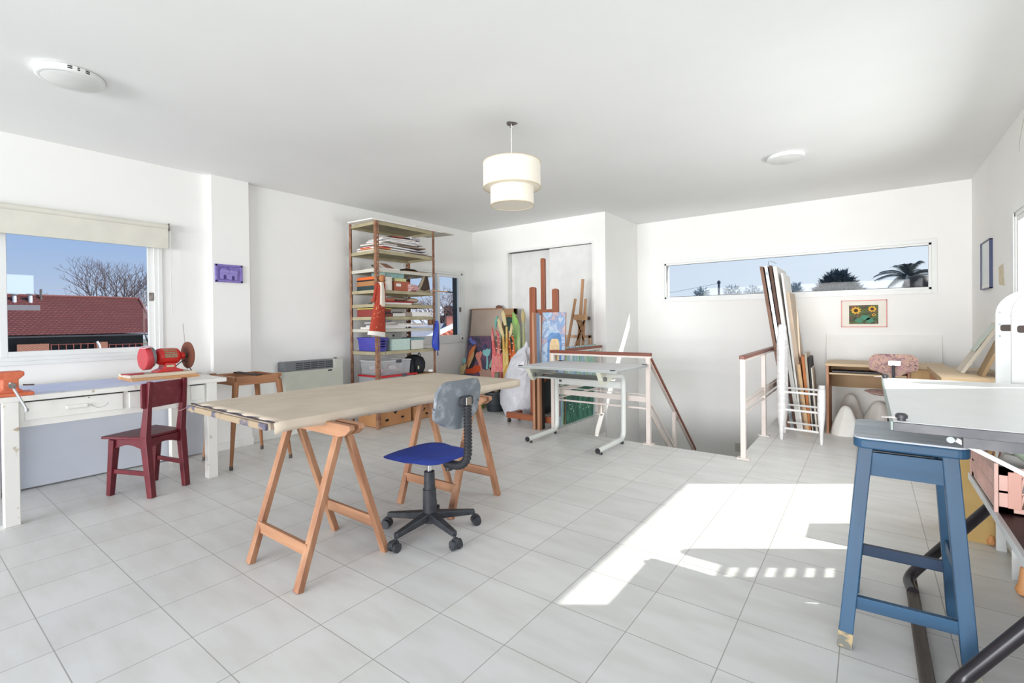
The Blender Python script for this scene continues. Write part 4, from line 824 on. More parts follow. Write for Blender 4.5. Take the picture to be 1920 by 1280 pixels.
# bottom: bins
rb('red_lid_bin','clear storage bin closed with a bright red lid, under the other clear bin',697,774,.331,.245,clearmat('clear_plastic_bin','c7c9cc',.6),(.01,.40)); 
o=bpy.data.objects['red_lid_bin']; link('lid',box(BM(),RX1-.43,RX1+.02,yat(692,.6),yat(778,.6),.577,.597),mat('bright_red_lid','c3242e',.35),o,bev=.005); link('clip',box(BM(),RX1+.018,RX1+.028,yat(748,.6),yat(757,.6),.565,.6),GREYD,o,bev=.003)
t=thing('clear_bin','clear plastic bin filled with pink and cream odds and ends on the red-lidded bin','storage bin',(RX1-.2,yat(735,.6),.5985))
y0,y1=yat(697,.6),yat(769,.6); CL=clearmat('clear_bin_plastic','dfe1e4',.26); link('bin_body',taper(y0+.02,y1-.02,RX1-.37,RX1-.02,.5985,.165,.003,.012),CL,t)
link('rim',(lambda b:(box(b,RX1-.39,RX1-.0,y0,y0+.012,.755,.768),box(b,RX1-.39,RX1,y1-.012,y1,.755,.768),box(b,RX1-.012,RX1,y0,y1,.755,.768),box(b,RX1-.39,RX1-.378,y0,y1,.755,.768),b)[-1])(BM()),clearmat('bin_rim_plastic','d9dadc',.7),t,bev=.002); link('clip',box(BM(),RX1,RX1+.012,y0+.22,y0+.3,.735,.772),GREYD,t,bev=.004)
rr=random.Random(3); cols=['c98a9a','d9b9a4','b9788c','cbbfb4','b7a08c','d6cfc9','a86f78']; ms=[mat('scrap_%d'%i,c,.8) for i,c in enumerate(cols)]
for i in range(14):
    c=Vector((rr.uniform(RX1-.32,RX1-.07),rr.uniform(y0+.07,y1-.07),.64+.008*(i%7))); bm=lathe(BM(),[(0,-1),(.7,-.7),(1,0),(.7,.7),(0,1)],(0,0,0),9,wob=lambda a,j:1+.2*math.sin(3*a+i)); bmesh.ops.scale(bm,verts=bm.verts,vec=(.045,.05,.03)); bmesh.ops.translate(bm,verts=bm.verts,vec=c)
    tag(link('cloth_scrap',bm,ms[i%7],smooth=True),'crumpled pink or cream cloth scrap inside the clear plastic bin','cloth','scraps in the clear bin')
rb('flat_carton','brown carton under the black backpack on the bottom shelf of the rack',779,812,.331,.24,mat('brown_carton','96714f',.8),(.02,.42))
t=thing('backpack','black backpack on the bottom shelf of the rack','backpack',(RX1-.18,yat(790,.6),.573))
BKF=mat('black_nylon','17191d',.8,col2='22252b',scale=30,bump=.2)
yc=yat(791,.6); bm=lathe(BM(),[(0,0),(.8,.02),(1,.25),(.97,.55),(.75,.85),(.3,1),(0,1.02)],(0,0,0),20,wob=lambda a,j:1+.06*math.sin(4*a+j)+.04*math.sin(7*a)); bmesh.ops.scale(bm,verts=bm.verts,vec=(.15,.135,.225)); bmesh.ops.translate(bm,verts=bm.verts,vec=(RX1-.17,yc,.573)); link('bag_body',bm,BKF,t,smooth=True)
bm=lathe(BM(),[(0,0),(.9,.02),(1,.5),(.8,.9),(0,1)],(0,0,0),14); bmesh.ops.scale(bm,verts=bm.verts,vec=(.1,.045,.2)); bmesh.ops.translate(bm,verts=bm.verts,vec=(RX1-.12,yat(775,.6),.573)); link('side_pocket',bm,BKF,t,smooth=True)
link('top_loop',tube(BM(),smoothpath([(RX1-.1,yc,.79),(RX1-.1,yc+.02,.83),(RX1-.1,yc+.05,.79)],5,.03),.006,8),BKF,t,smooth=True); link('care_label',box(BM(),RX1-.024,RX1-.021,yc-.07,yc-.05,.63,.67),mat('pale_label','c9c6a8',.6),t)
pillow('white_rag','small white rag beside the black backpack on the rack',805,815,.573,.04,WHITEP,(.0,.1),seed=12)
# cardboard crates on the floor
KR=mat('kraft_cardboard','b07c50',.8,col2='bd8a5d',scale=4)
def crate(name,label,y0,y1,x0,x1,h,z0=0,flap=True,letters=False):
    t=thing(name,label,'cardboard box',((x0+x1)/2,(y0+y1)/2,z0)); bm=BM(); th=.006
    fx=lambda u,v,d:Vector((x1+d,y0+u,z0+v)); L=y1-y0
    for q in ((x0,x0+th,y0,y1,z0,z0+h),(x1-th,x1,y0,y1,z0,z0+h),(x0,x1,y0,y0+th,z0,z0+h),(x0,x1,y1-th,y1,z0,z0+h),(x0,x1,y0,y1,z0,z0+th)): box(bm,*q)
    link('box_body',bm,KR,t,bev=.002)
    for (cx,cz,r,n) in ((L*.5,h*.68,.045,3),(L*.25,h*.32,.022,10),(L*.72,h*.34,.02,10),):
        pts=[(cx+r*1.3*math.cos(a),cz+r*.7*math.sin(a)) for a in [math.pi/2*(1 if n==3 else 0)+2*math.pi*i/n+(math.pi if n==3 else 0) for i in range(n)]]
        link('handle_hole',prism(BM(),pts,fx,.0,.0015),mat('dark_hole','2a1a12',.9) if 'dark_hole' not in bpy.data.materials else bpy.data.materials['dark_hole'],t)
    link('hand_slot',prism(BM(),[(-.05,-.02),(.05,-.02),(.06,.02),(-.06,.02)],lambda u,v,d:Vector(((x0+x1)/2+u,y0-d,z0+h*.65+v)),0,.0015),mat('grey_print','7b7f82',.8),t)
    if letters:
        bm=BM()
        for i in range(4): box(bm,x1,x1+.0012,y0+.012,y0+.018,z0+.06+i*.03,z0+.075+i*.03); box(bm,x1,x1+.0012,y0+.012,y0+.026,z0+.072+i*.03,z0+.075+i*.03)
        link('printed_letters',bm,mat('faded_dark_print','6b5340',.8),t)
    if flap:
        bm=BM(); pts=[(0,0)]+[(L*i/10,.018+.012*math.sin(i*2.1)) for i in range(11)]+[(L,0)]; prism(bm,pts,lambda u,v,d:Vector((x1-.012+d,y0+u,z0+h-.002+v)),0,.004); link('torn_flap',bm,KR,t)
    return t
crate('cardboard_crate','open brown cardboard fruit crate with cut handles on the floor under the rack',3.44,3.93,-4.86,-4.48,.235,letters=True)
c2=crate('cardboard_crate','second brown cardboard crate on the floor, right end of the rack, with papers on it',3.965,4.27,-4.86,-4.48,.17,flap=False)
for i in range(6): rb('newspaper','folded newspaper in the pile on the second cardboard crate','newspaper',783,806,.17+.012*i,.011,[pm[2],pm[4],DARKM,pm[1],pm[6],pm[0]][i],(.07,.4),.02*(i%3-1)); 
for o in [o for o in bpy.data.objects if o.name.startswith('newspaper')]: o['group']='newspapers under the rack'
# doll
t=thing('hanging_doll','rag doll with wooden head, cream apron and long red dress hanging on the rack post','doll',(RX1+.05,3.42,1.06))
dx=RX1+.045; q=lambda x,y:at(x,y,X=dx)
h=q(716,521); bm=lathe(BM(),[(0,-.042),(.02,-.038),(.034,-.012),(.035,.012),(.022,.034),(0,.041)],(h.x,h.y,h.z),18); link('head',bm,mat('brown_wood_head','a2673f',.6,col2='b37a50'),t,smooth=True)
RDR=paint('red_floral_cloth',['9c3325','a83c2b','a83c2b','a13a2a','d6b27a'],45,rough=.9); CRM=mat('cream_cotton','ddd2c0',.9,col2='e4dccf',bump=.2)
def gar(name,rows,m,depth,off=0):
    bm=BM(); rg=[]
    for (xl,yl,xr,yr) in rows:
        a,b=q(xl,yl),q(xr,yr); c=(a+b)/2; r_=(b-a).length/2; ring=[]
        for k in range(16):
            an=2*math.pi*k/16; p=c+(b-a).normalized()*r_*math.cos(an)+Vector((depth*math.sin(an)*(1+.15*math.sin(4*an))+off,0,0)); ring.append(bm.verts.new(p))
        rg.append(ring)
    for A,B in zip(rg,rg[1:]):
        for k in range(16): bm.faces.new((A[k],A[(k+1)%16],B[(k+1)%16],B[k]))
    bm.faces.new(rg[0]); bm.faces.new(rg[-1][::-1]); return link(name,bm,m,t,smooth=True)
gar('skirt',[(702,571,721,572),(698,590,721,590),(692,622,722,624)],RDR,.035); gar('hem',[(691,620,722,623),(689,627,722,632)],mat('white_lace_hem','e4e0d8',.9),.037)
gar('bodice',[(708,530,718,530),(704,545,721,545),(703,572,721,573)],RDR,.026); gar('apron',[(709,529,717,529),(708,545,720,546),(707,574,721,575)],CRM,.026,.008)
for nm,a,b in (('sleeve',(706,532),(700,566)),('sleeve',(719,532),(722,566))): link(nm,tube(BM(),[q(*a),q(*b)],.014,8,radii=[.018,.013]),RDR,t,smooth=True)
for a in ((700,568),(721,569)): p=q(*a); link('hand',lathe(BM(),[(0,-.012),(.01,0),(0,.012)],p,10),CRM,t,smooth=True)
link('cord',tube(BM(),[q(704,574),q(706,590),q(705,665)],.0025,5),DARKM,t); link('cord',tube(BM(),[q(722,574),q(723,665)],.0025,5),DARKM,t)
# blue drawstring bag
t=thing('drawstring_bag','bright blue drawstring bag hanging from the right post of the rack','bag',(RX1+.04,4.31,.87))
q=lambda x,y:at(x,y,X=RX1+.04); rows=[(817,601,821,601),(816,609,822,609),(815,614,822,613),(813,625,822,624),(810,643,823,641),(811,650,823,652),(817,657,823,657)]
bm=BM(); rg=[]
for xl,yl,xr,yr in rows:
    a,b=q(xl,yl),q(xr,yr); c=(a+b)/2; r_=(b-a).length/2
    rg.append([bm.verts.new(c+(b-a).normalized()*r_*math.cos(2*math.pi*k/16)+Vector((min(r_*.8,.03)*math.sin(2*math.pi*k/16)*(1+.2*math.sin(5*2*math.pi*k/16)),0,0))) for k in range(16)])
for A,B in zip(rg,rg[1:]):
    for k in range(16): bm.faces.new((A[k],A[(k+1)%16],B[(k+1)%16],B[k]))
bm.faces.new(rg[0]); bm.faces.new(rg[-1][::-1]); link('bag_body',bm,mat('royal_blue_nylon','1f3aa0',.45,col2='2c49b4',scale=10),t,smooth=True)
link('drawstring',tube(BM(),[q(819,601),q(820,590),Vector((RX1+.004,4.29,1.30))],.003,5),mat('grey_cord','a9a6a2',.8),t); link('tassel',tube(BM(),[q(820,657),q(821,666)],.006,6,radii=[.004,.009]),mat('dark_purple_tassel','3a2f5c',.8),t)
# ================================================================ CORNER
def lean(name,label,cat,px0,px1,ytop,Yt,Yb,th,m,zb=0,parent=None):
    a,b=at(px0,ytop,Y=Yt),at(px1,ytop,Y=Yt); bm=BM(); z1=(a.z+b.z)/2
    P_=[Vector((a.x,Yb,zb)),Vector((b.x,Yb,zb)),Vector((b.x,Yt,z1)),Vector((a.x,Yt,z1))]; slab(*P_,-th,bm)
    o=link(name,bm,m,parent)
    return tag(o,label,cat) if parent is None else o
BRB=mat('beige_brown_board','b3a08e',.8,col2='bdaa99',scale=3)
t=thing('blank_canvas','large blank beige-brown canvas leaning in the corner by the small window','canvas',(-4.4,5.5,0))
a,b=at(886,581,Y=5.62),at(944,580,Y=5.62)
link('canvas_face',slab((a.x,5.42,0),(b.x,5.42,0),(b.x,5.60,a.z),(a.x,5.60,a.z),-.02),BRB,t)
link('stretcher_edge',beam(BM(),(a.x,5.60,a.z+.008),(b.x,5.60,a.z+.008),.03,.018),PINE[0],t); link('stretcher_edge',beam(BM(),(a.x-.008,5.42,0),(a.x-.008,5.60,a.z+.015),.018,.03),mat('dark_edge_tape','6b6460',.8),t)
pillow_=lathe(BM(),[(0,0),(.05,.0),(.045,.03),(0,.045)],(at(934,577,Y=5.6).x,5.62,a.z+.017),12); tag(link('clay_lump',pillow_,mat('brown_clay','6d4a3c',.8),smooth=True),'small brown clay lump on the top edge of the blank canvas','clay')
t=thing('framed_picture','tan framed dark picture with an arch leaning behind the painted plants','picture',(-4.0,5.6,0))
a,b=at(940,579,Y=5.66),at(970,579,Y=5.66); f=.05
for q_ in ((a.x,a.x+f,.0,a.z),(b.x-f,b.x,0,a.z),(a.x,b.x,a.z-f*1.8,a.z),(a.x,b.x,0,f)): link('frame_bar',box(BM(),q_[0],q_[1],5.635,5.665,q_[2],q_[3]),mat('tan_frame','a9825f',.6) if 'tan_frame' not in bpy.data.materials else bpy.data.materials['tan_frame'],t,bev=.003)
link('dark_canvas',box(BM(),a.x+f,b.x-f,5.65,5.66,f,a.z-f),mat('brown_picture','9b6a3e',.7),t)
link('green_arch',prism(BM(),rrect(a.x+f+.015,b.x-f-.01,.3,a.z-.12,.08),lambda u,v,d:Vector((u,d,v)),5.645,5.65),mat('dark_green_paint','2f4a40',.6),t)
def cut(name,label,cat,pts,Y,th,m,parent=None,bev=0):
    o=link(name,prism(BM(),[((q:=at(x,y,Y=Y)).x,max(.001,q.z)) for x,y in pts],lambda u,v,d:Vector((u,d,v)),Y,Y+th),m,parent,bev=bev)
    return o if parent else tag(o,label,cat)
# flower painting
t=thing('flower_painting','dark purple painting with orange, pink and turquoise cutout flowers in the corner','painting',(-4.62,5.3,0))
cut('panel','','',[(877,630),(921,630),(921,697),(921,760),(872,765),(873,700)],5.32,.02,paint('purple_dusk',['2e3440','4d4a58','6d4a62','3a3f52','55566a'],5),t)
OR1=mat('orange_leaf','c9692f',.7,col2='d98244'); TAN1=mat('tan_leaf','c39566',.7); PK1=mat('salmon_flower','c87a6c',.7); TQ=mat('turquoise_flower','7fb5b4',.7); CM1=mat('cream_flower','c9b98a',.7); OR2=mat('red_orange_band','c34a22',.7)
cut('orange_leaf','','',[(877,672),(880,660),(885,651),(892,646),(890,655),(884,664),(876,682),(872,694)],5.31,.012,OR1,t); cut('dark_leaf','','',[(876,690),(881,675),(890,658),(894,650),(896,660),(890,678),(882,700)],5.315,.006,mat('near_black_leaf','1f2326',.7),t)
cut('tan_leaf','','',[(877,684),(880,672),(885,662),(889,658),(888,668),(883,680),(878,690)],5.305,.008,TAN1,t)
cut('salmon_flower','','',[(891,666),(894,660),(898,661),(901,657),(904,662),(902,668),(900,672),(902,680),(904,700),(899,700),(897,680),(893,672)],5.308,.012,PK1,t)
cut('turquoise_flower','','',[(904,660),(907,655),(910,656),(913,653),(916,655),(919,653),(919,660),(917,666),(914,668),(915,680),(914,692),(911,692),(912,680),(912,668),(907,666)],5.305,.012,TQ,t)
cut('orange_band','','',[(874,692),(884,690),(892,684),(900,686),(901,695),(890,700),(872,700)],5.306,.01,OR2,t); cut('cream_flower','','',[(862,690),(866,683),(869,687),(872,680),(873,690),(869,700),(864,702)],5.30,.012,CM1,t)
cut('purple_flower','','',[(879,634),(883,632),(886,638),(891,639),(893,644),(888,646),(882,642)],5.306,.01,mat('blue_violet_flower','6f74b8',.7),t); cut('turquoise_leaf','','',[(866,674),(872,671),(874,678),(869,682)],5.3,.01,TQ,t); cut('green_leaf','','',[(917,684),(922,672),(923,684),(919,697)],5.3,.01,mat('sea_green_leaf','86a08e',.7),t); cut('tan_base','','',[(900,700),(902,690),(912,694),(921,688),(922,760),(900,760)],5.3,.01,mat('clay_base','a08070',.8),t)
cut('blue_bird','','',[(905,652),(909,645),(912,652)],5.3,.008,mat('deep_blue_patch','3a4470',.7),t)
# painted cutout plants
def plantcut(name,label,outline,Y,m,beads=None,bm_=None,extra=()):
    t=thing(name,label,'painted cutout',(at(outline[0][0],700,Y=Y).x,Y,0)); cut('painted_panel','','',outline,Y,.018,m,t)
    for nm,pts,mm,dy in extra: cut(nm,'','',pts,Y-dy,.016,mm,t)
    if beads:
        bm=BM()
        for i,(x,y) in enumerate(beads):
            p=at(x,y,Y=Y-.01); lathe_b=BM(); lathe(lathe_b,[(0,-.013),(.012,-.006),(.012,.006),(0,.013)],p,8); me=bpy.data.meshes.new('t'); lathe_b.to_mesh(me); lathe_b.free(); bm.from_mesh(me); bpy.data.meshes.remove(me)
        link('bell_flowers',bm,bm_,t,smooth=True)
PKP=paint('pink_to_red_paint',['c94f4a','d3696a','db8a86','c8483c'],6,(1,1,1)); ORP=paint('orange_paint',['c65a28','d9743a','b94a24','dd8a4a'],7); YLP=paint('yellow_paint',['c9a646','d3bd7a','bf8f35','ddd0a0'],6,(1,1,.4)); GRP=paint('green_leaf_paint',['6f9a5a','8fb072','a7b98a','5d8f7c'],5,(1,1,.3)); GYP=paint('olive_leaf_paint',['8fa06a','a9a878','7f9a8a'],6,(1,1,.3))
PEACH=mat('peach_beads','e0aa90',.6)
plantcut('pink_coral_cutout','pink and red painted coral-shaped cutout, left of the yellow wheat cutout',[(922,760),(921,690),(923,660),(921,630),(922,613),(924,620),(926,640),(930,668),(933,650),(932,630),(929,618),(934,624),(936,650),(938,668),(941,660),(942,680),(945,700),(946,760)],5.20,PKP,[(931+5*(i%2)+(i//6),624+7.2*i) for i in range(9)]+[(938,640),(939,655),(938,669)],PEACH)
plantcut('yellow_wheat_cutout','yellow painted cutout of tall wheat ears in the middle of the plant cutouts',[(944,760),(943,690),(942,640),(941,628),(944,628),(947,660),(948,640),(948,612),(951,612),(951,650),(953,680),(955,760)],5.16,YLP,extra=(('wheat_ear',[(932,600),(934,596),(938,604),(942,618),(945,630),(941,630),(936,618)],CM1,.01),('wheat_ear',[(940,588),(943,581),(946,588),(948,600),(949,610),(945,610),(942,600)],CM1,.012),('wheat_ear',[(956,618),(958,605),(961,614),(959,626),(954,634)],CM1,.014),('teal_leaf',[(927,602),(930,594),(933,592),(931,606),(929,618)],mat('teal_edge','6aa296',.7),-.01)))
plantcut('orange_foxglove_cutout','orange painted cutout plant with round peach bells, right of the wheat cutout',[(953,760),(953,695),(950,640),(949,622),(953,625),(957,650),(960,668),(962,640),(957,628),(962,632),(965,660),(967,670),(966,700),(966,760)],5.22,ORP,[(955+6*(i%2)+(i//5),622+7*i) for i in range(8)],PEACH)
plantcut('green_leaf_cutout','long green painted leaf cutout, leaning beside the orange cutout',[(968,760),(967,690),(964,650),(961,620),(960,600),(961,584),(966,590),(971,603),(974,612),(975,650),(976,690),(977,760)],5.30,GRP,extra=(('pale_tip',[(961,584),(964,590),(970,600),(969,612),(964,604)],mat('bright_green_tip','8cb85c',.7),.012),))
plantcut('cattail_cutout','thin olive cattail cutout, rightmost of the painted plants',[(977,760),(977,690),(979,650),(980,606),(978,598),(978,586),(980,580),(983,586),(984,598),(982,606),(984,650),(984,690),(983,760)],5.36,GYP,extra=(('cattail_head',[(978,602),(977,590),(980,579),(983,590),(983,602)],mat('straw_head','b5a374',.8),.012),))
# pots
BKP=mat('black_plastic_pot','20262b',.6)
c=at(919,772,Z=0); t=thing('plant_pot','black plastic bucket on the floor in the corner behind the trestle','bucket',(c.x,c.y+.12,0))
link('pot_body',lathe(BM(),[(0,0),(.115,0),(.15,.235),(.162,.238),(.162,.265),(.15,.265),(.14,.1),(0,.05)],(c.x,c.y+.12,0),28),BKP,t,smooth=True)
tag(link('wooden_post',tube(BM(),[(c.x-.0,c.y+.12,.06),(c.x+.02,c.y+.14,.52)],.035,12),mat('weathered_post','77705f',.8),smooth=True),'thick weathered stick standing in the black bucket','stick')
tag(link('green_basin',lathe(BM(),[(0,0),(.15,0),(.19,.085),(.2,.085),(.2,.095),(.185,.095),(.145,.01),(0,.008)],(c.x-.40,c.y+.10,0),28),mat('lime_green_plastic','86b43c',.4),smooth=True),'lime green plastic basin on the floor behind the trestle','basin')
tag(link('plant_pot',lathe(BM(),[(0,0),(.10,0),(.13,.2),(.125,.2),(.1,.02),(0,.02)],(c.x+.33,c.y+.3,0),24),BKP,smooth=True),'black pot half hidden behind the white plastic bag','pot')
tag(link('dark_case',box(BM(),c.x-.15,c.x+.5,c.y+.48,c.y+.56,0,.5),mat('dark_case_cloth','26221f',.8),bev=.01),'dark flat case standing behind the black bucket','case')
# white plastic bag
rows=[(952,777,992,777),(944,755,1000,757),(941,735,1003,740),(948,705,1003,705),(955,690,1003,690),(965,675,1000,672),(976,660,994,660),(983,650,990,648),(986,640,988,640)]
bm=BM(); rg=[]; Yb=4.96
for i,(xl,yl,xr,yr) in enumerate(rows):
    a,b=at(xl,yl,Y=Yb),at(xr,yr,Y=Yb); c_=(a+b)/2; r_=(b-a).length/2; c_.z=max(.0 if i==0 else .02,c_.z)
    rg.append([bm.verts.new(c_+Vector((r_*math.cos(an),min(r_,.17)*math.sin(an),0))*(1)+Vector((.03*math.sin(3*an+i),0,.02*math.sin(4*an+i*2)))*(1 if 0<i<7 else .0)) for an in [2*math.pi*k/24 for k in range(24)]])
for A,B in zip(rg,rg[1:]):
    for k in range(24): bm.faces.new((A[k],A[(k+1)%24],B[(k+1)%24],B[k]))
bm.faces.new(rg[0]); bm.faces.new(rg[-1][::-1]); o=tag(link('plastic_bag',bm,mat('translucent_white_plastic','d2d2d6',.35,col2='c4c4ca',scale=9,bump=.6),smooth=False),'tall peaked white plastic bag bulging beside the big easel','bag')
c=at(1003,740,Y=5.05); bm=lathe(BM(),[(0,-.09),(.6,-.08),(1,-.02),(1,.02),(.6,.08),(0,.09)],(0,0,0),24,'Y'); bmesh.ops.scale(bm,verts=bm.verts,vec=(.15,1,.26)); bmesh.ops.translate(bm,verts=bm.verts,vec=(c.x+.04,5.25,.262)); tag(link('dark_cushion',bm,mat('blackish_green_cloth','1f2624',.9),smooth=True),'dark oval cushion standing between the plastic bag and the easel','cushion')
# big easel
EW=[grain('easel_wood_%s'%'xyz'[i],'7e4126','9a5836',i,.4) for i in range(3)]
t=thing('studio_easel','large brown wooden studio easel on casters holding the blue painting','easel',(-3.1,4.65,0))
Ye=4.62
def vpost(px0,px1,ytop,zb,Y,d,nm='upright',rnd=True,m=None):
    a,b=at(px0,ytop,Y=Y),at(px1,ytop,Y=Y); w=(b.x-a.x)/2; z1=a.z
    pts=[(a.x,zb),(b.x,zb),(b.x,z1-w*.5)]+([(a.x+w+w*math.cos(q_),z1-w*.5+w*.5*math.sin(q_)) for q_ in [math.pi*i/8 for i in range(1,8)]] if rnd else [])+[(a.x,z1-w*.5)]
    return link(nm,prism(BM(),pts,lambda u,v,d_:Vector((u,d_,v)),Y,Y+d),m or EW[2],t,bev=.003)
vpost(992,1003,538,.12,Ye,.035); vpost(1034.5,1045.5,541,.12,Ye,.035); vpost(1013,1020,484,.5,Ye+.05,.04,'mast')
xa,xb=at(951,780,Y=4.55).x,at(1036,800,Y=4.55).x
link('base_beam',box(BM(),xa,xb+.02,4.53,4.57,.055,.125),EW[0],t,bev=.004)
for x in (xa+.05,xb-.04):
    l=link('runner',box(BM(),x-.03,x+.03,4.57,4.76,.055,.12),EW[1],t,bev=.004)
for x,y in ((xa+.03,4.55),(xb-.0,4.55),(xa+.05,4.73),(xb-.04,4.73)):
    l=link('caster',tube(BM(),[(x-.012,y,.025),(x+.012,y,.025)],.025,14),mat('caster_rubber','3a352f',.6) if 'caster_rubber' not in bpy.data.materials else bpy.data.materials['caster_rubber'],t,smooth=True); link('caster_fork',box(BM(),x-.016,x+.016,y-.006,y+.006,.03,.056),STEEL,l)
for ya,yb in ((580,590),(700,712)):
    a=at(1003,ya,Y=Ye); b=at(1037,yb,Y=Ye); link('crossbar',box(BM(),a.x-.03,b.x+.03,Ye+.036,Ye+.058,b.z,a.z),EW[0],t,bev=.003)
link('shelf_ledge',box(BM(),at(995,0,Y=Ye).x,at(1045,0,Y=Ye).x,Ye-.07,Ye,.60,.63),EW[0],t,bev=.003)
def canvas(name,label,P_,th,face,cat='painting',edge=None):
    o=thing(name,label,cat,tuple(sum((Vector(p) for p in P_),Vector())/4*1.0)); o.location.z=min(p[2] for p in P_); WO[o.name]=Vector(o.location)
    n=(Vector(P_[1])-Vector(P_[0])).cross(Vector(P_[3])-Vector(P_[0])).normalized()
    link('painted_face',slab(*[Vector(p)+n*th*.92 for p in P_],th*.08),face,o); link('stretcher',slab(*P_,th*.92),edge or PINE[2],o); return o
# blue painting on the easel: face toward the viewer (-Y)
def facingY(px0,px1,yt,zb,Y,th,tilt=0):
    a,b=at(px0,yt,Y=Y),at(px1,yt,Y=Y); z1=a.z; return [Vector((a.x,Y-tilt,zb)),Vector((b.x,Y-tilt,zb)),Vector((b.x,Y,z1)),Vector((a.x,Y,z1))]
P_=facingY(1019,1062,586,.632,4.595,.02,.04)
bl=paint('blue_window_painting',['5f86b4','8fb3d0','b9c3cf','7795bd','c9a9a0','a8c6d6'],7,(1,1,.8))
o=canvas('blue_painting','painting of a pale arch on mottled blue, propped on the big easel',P_,.02,bl)
def pa(u,v): return P_[0].lerp(P_[1],u).lerp(P_[3].lerp(P_[2],u),v)
link('arch_outline',prism(BM(),rrect(.26,.86,-.02+.03,.66,.16),lambda u,v,d:pa(u,v)+Vector((0,d,0)),-.0225,-.0205),mat('steel_blue_paint','4f78a8',.6,col2='6b91bd',scale=20),o)
link('arch_wicker',prism(BM(),rrect(.36,.78,.04,.56,.12),lambda u,v,d:pa(u,v)+Vector((0,d,0)),-.0245,-.0225),mat('straw_paint','cdb083',.8,col2='dcc7a0',scale=30),o)
# edge-on stretched canvases in front of the easel
for i,(x,ztop,lb) in enumerate(((-2.985,1.30,'light wood stretched canvas seen edge-on in front of the easel, left one'),(-2.925,.66,'shorter stretched canvas seen edge-on in front of the easel, right one'))):
    o=thing('stretched_canvas',lb,'canvas',(x,4.45,0)); link('stretcher',box(BM(),x-.016,x+.016,4.39,4.44,0,ztop),PINE[2],o,bev=.002); link('canvas_cloth',box(BM(),x-.012,x+.014,4.44,4.50,0,ztop-.005),mat('dark_reverse_%d'%i,'2b2523' if i else '7d8ea8',.8),o)
# paintings leaning on the left railing
P_=[Vector((-2.86,4.56,.42)),Vector((-2.86,5.58,.42)),Vector((-2.84,5.58,.90)),Vector((-2.84,4.56,.86))]
P_=[Vector((-2.87,4.70,.0)),Vector((-2.87,5.60,.0)),Vector((-2.845,5.60,.90)),Vector((-2.845,4.70,.90))]
m=paint('rainbow_stripes',['e9e6e0','e3c3cd','a9d69a','5fae9a','d9e4dc','5a8cc0','cfdfe6','efece6'],3.2,(1,5,.35)); canvas('striped_painting','colourful streaky painting behind the stair railing posts, above the green one',P_,.02,m)
P_=[Vector((-2.835,4.80,.0)),Vector((-2.835,5.50,.0)),Vector((-2.822,5.50,.47)),Vector((-2.822,4.80,.47))]
o=canvas('green_painting','dark green meadow painting with pale dots leaning by the stairwell edge',P_,.012,paint('meadow_green',['23403a','2f5e4e','4a8a70','2b4c48','78a894'],4,(1,2,.5)))
bm=BM(); rr=random.Random(4)
for i in range(26): y=rr.uniform(4.85,5.42); z_=rr.uniform(.1,.4) if i%2 else .14+.03*math.sin(i); box(bm,-2.8195,-2.8165,y-.006,y+.006,z_-.006,z_+.006)
link('pale_dots',bm,mat('pale_green_dots','b9d8c6',.7),o)
# small easel, wooden frame
t=thing('table_easel','small light wooden easel standing against the closet door','easel',(at(1085,650,Y=5.5).x,5.5,0)); Yk=5.5; g=lambda x,y,dy=0:at(x,y,Y=Yk+dy); SW=grain('small_easel_wood','a57a55','bd936c',2)
for nm,a,b,w_ in (('mast',(1093,523),(1085,640),.035),('front_leg',(1079,560),(1063,655),.03),('front_leg',(1098,560),(1092,660),.03),('brace',(1082,600),(1096,640),.022),('brace',(1097,600),(1078,650),.022)):
    p,q_=g(*a),g(*b); d=(q_-p); q2=p+d*(p.z/(p.z-q_.z)) if nm!='brace' else q_; q2.z=max(0,q2.z); link(nm,beam(BM(),q2,p,w_,.022,(0,1,0)),SW,t,bev=.002)
link('rear_leg',beam(BM(),(g(1088,600).x,5.62,0),(g(1090,560).x,5.515,1.2),.03,.02),SW,t); a=g(1078,596); b=g(1099,592); link('canvas_clamp',box(BM(),a.x,b.x,Yk-.03,Yk+.03,a.z-.03,b.z+.02),mat('clamp_wood','c49a72',.6),t,bev=.003)
t=thing('picture_stretcher','empty light wooden stretcher frame standing behind the striped painting','frame',(at(1080,640,Y=5.66).x,5.66,0)); a,b=at(1053,628,Y=5.66),at(1108,625,Y=5.66)
for q_ in ((a.x,a.x+.035,0,a.z),(b.x-.035,b.x,0,a.z),(a.x,b.x,a.z-.035,a.z),(a.x,b.x,0,.035)): link('frame_bar',box(BM(),q_[0],q_[1],5.65,5.67,q_[2],q_[3]),mat('raw_pine','cfa98a',.6) if 'raw_pine' not in bpy.data.materials else bpy.data.materials['raw_pine'],t,bev=.002)
# ================================================================ STAIR RAILINGS
t=thing('stair_railing','pale pink stair railing with mahogany handrail that slopes down the stairs, behind the drafting table','railing',(-2.25,4.47,0))
MX=grain('mahogany_x','6e3422','84442e',0,.35)
def post(t,x,y,z0,z1,plate=True):
    p=link('post',box(BM(),x-.02,x+.02,y-.02,y+.02,z0,z1),PINKW,t,bev=.002)
    if plate: link('base_plate',box(BM(),x-.05,x+.05,y-.035,y+.035,z0,z0+.008),PINKW,p)
def hrail(t,p,q,m,nm='handrail'):
    l=link(nm,beam(BM(),p,q,.05,.032),m,t,bev=.006); d=(Vector(q)-Vector(p)).normalized()
    link('rail_channel',beam(BM(),Vector(p)+Vector((0,0,-.025)),Vector(q)+Vector((0,0,-.025)),.03,.02),PINKW,l)
XA,XB,YA=-2.79,-1.71,4.49
post(t,XA,YA,0,.84); post(t,XB,YA,0,.84); post(t,XA,5.62,0,.84)
hrail(t,(XA-.03,YA,.868),(XB+.03,YA,.868),MX); hrail(t,(XA,YA+.02,.868),(XA,5.66,.868),MAHO)
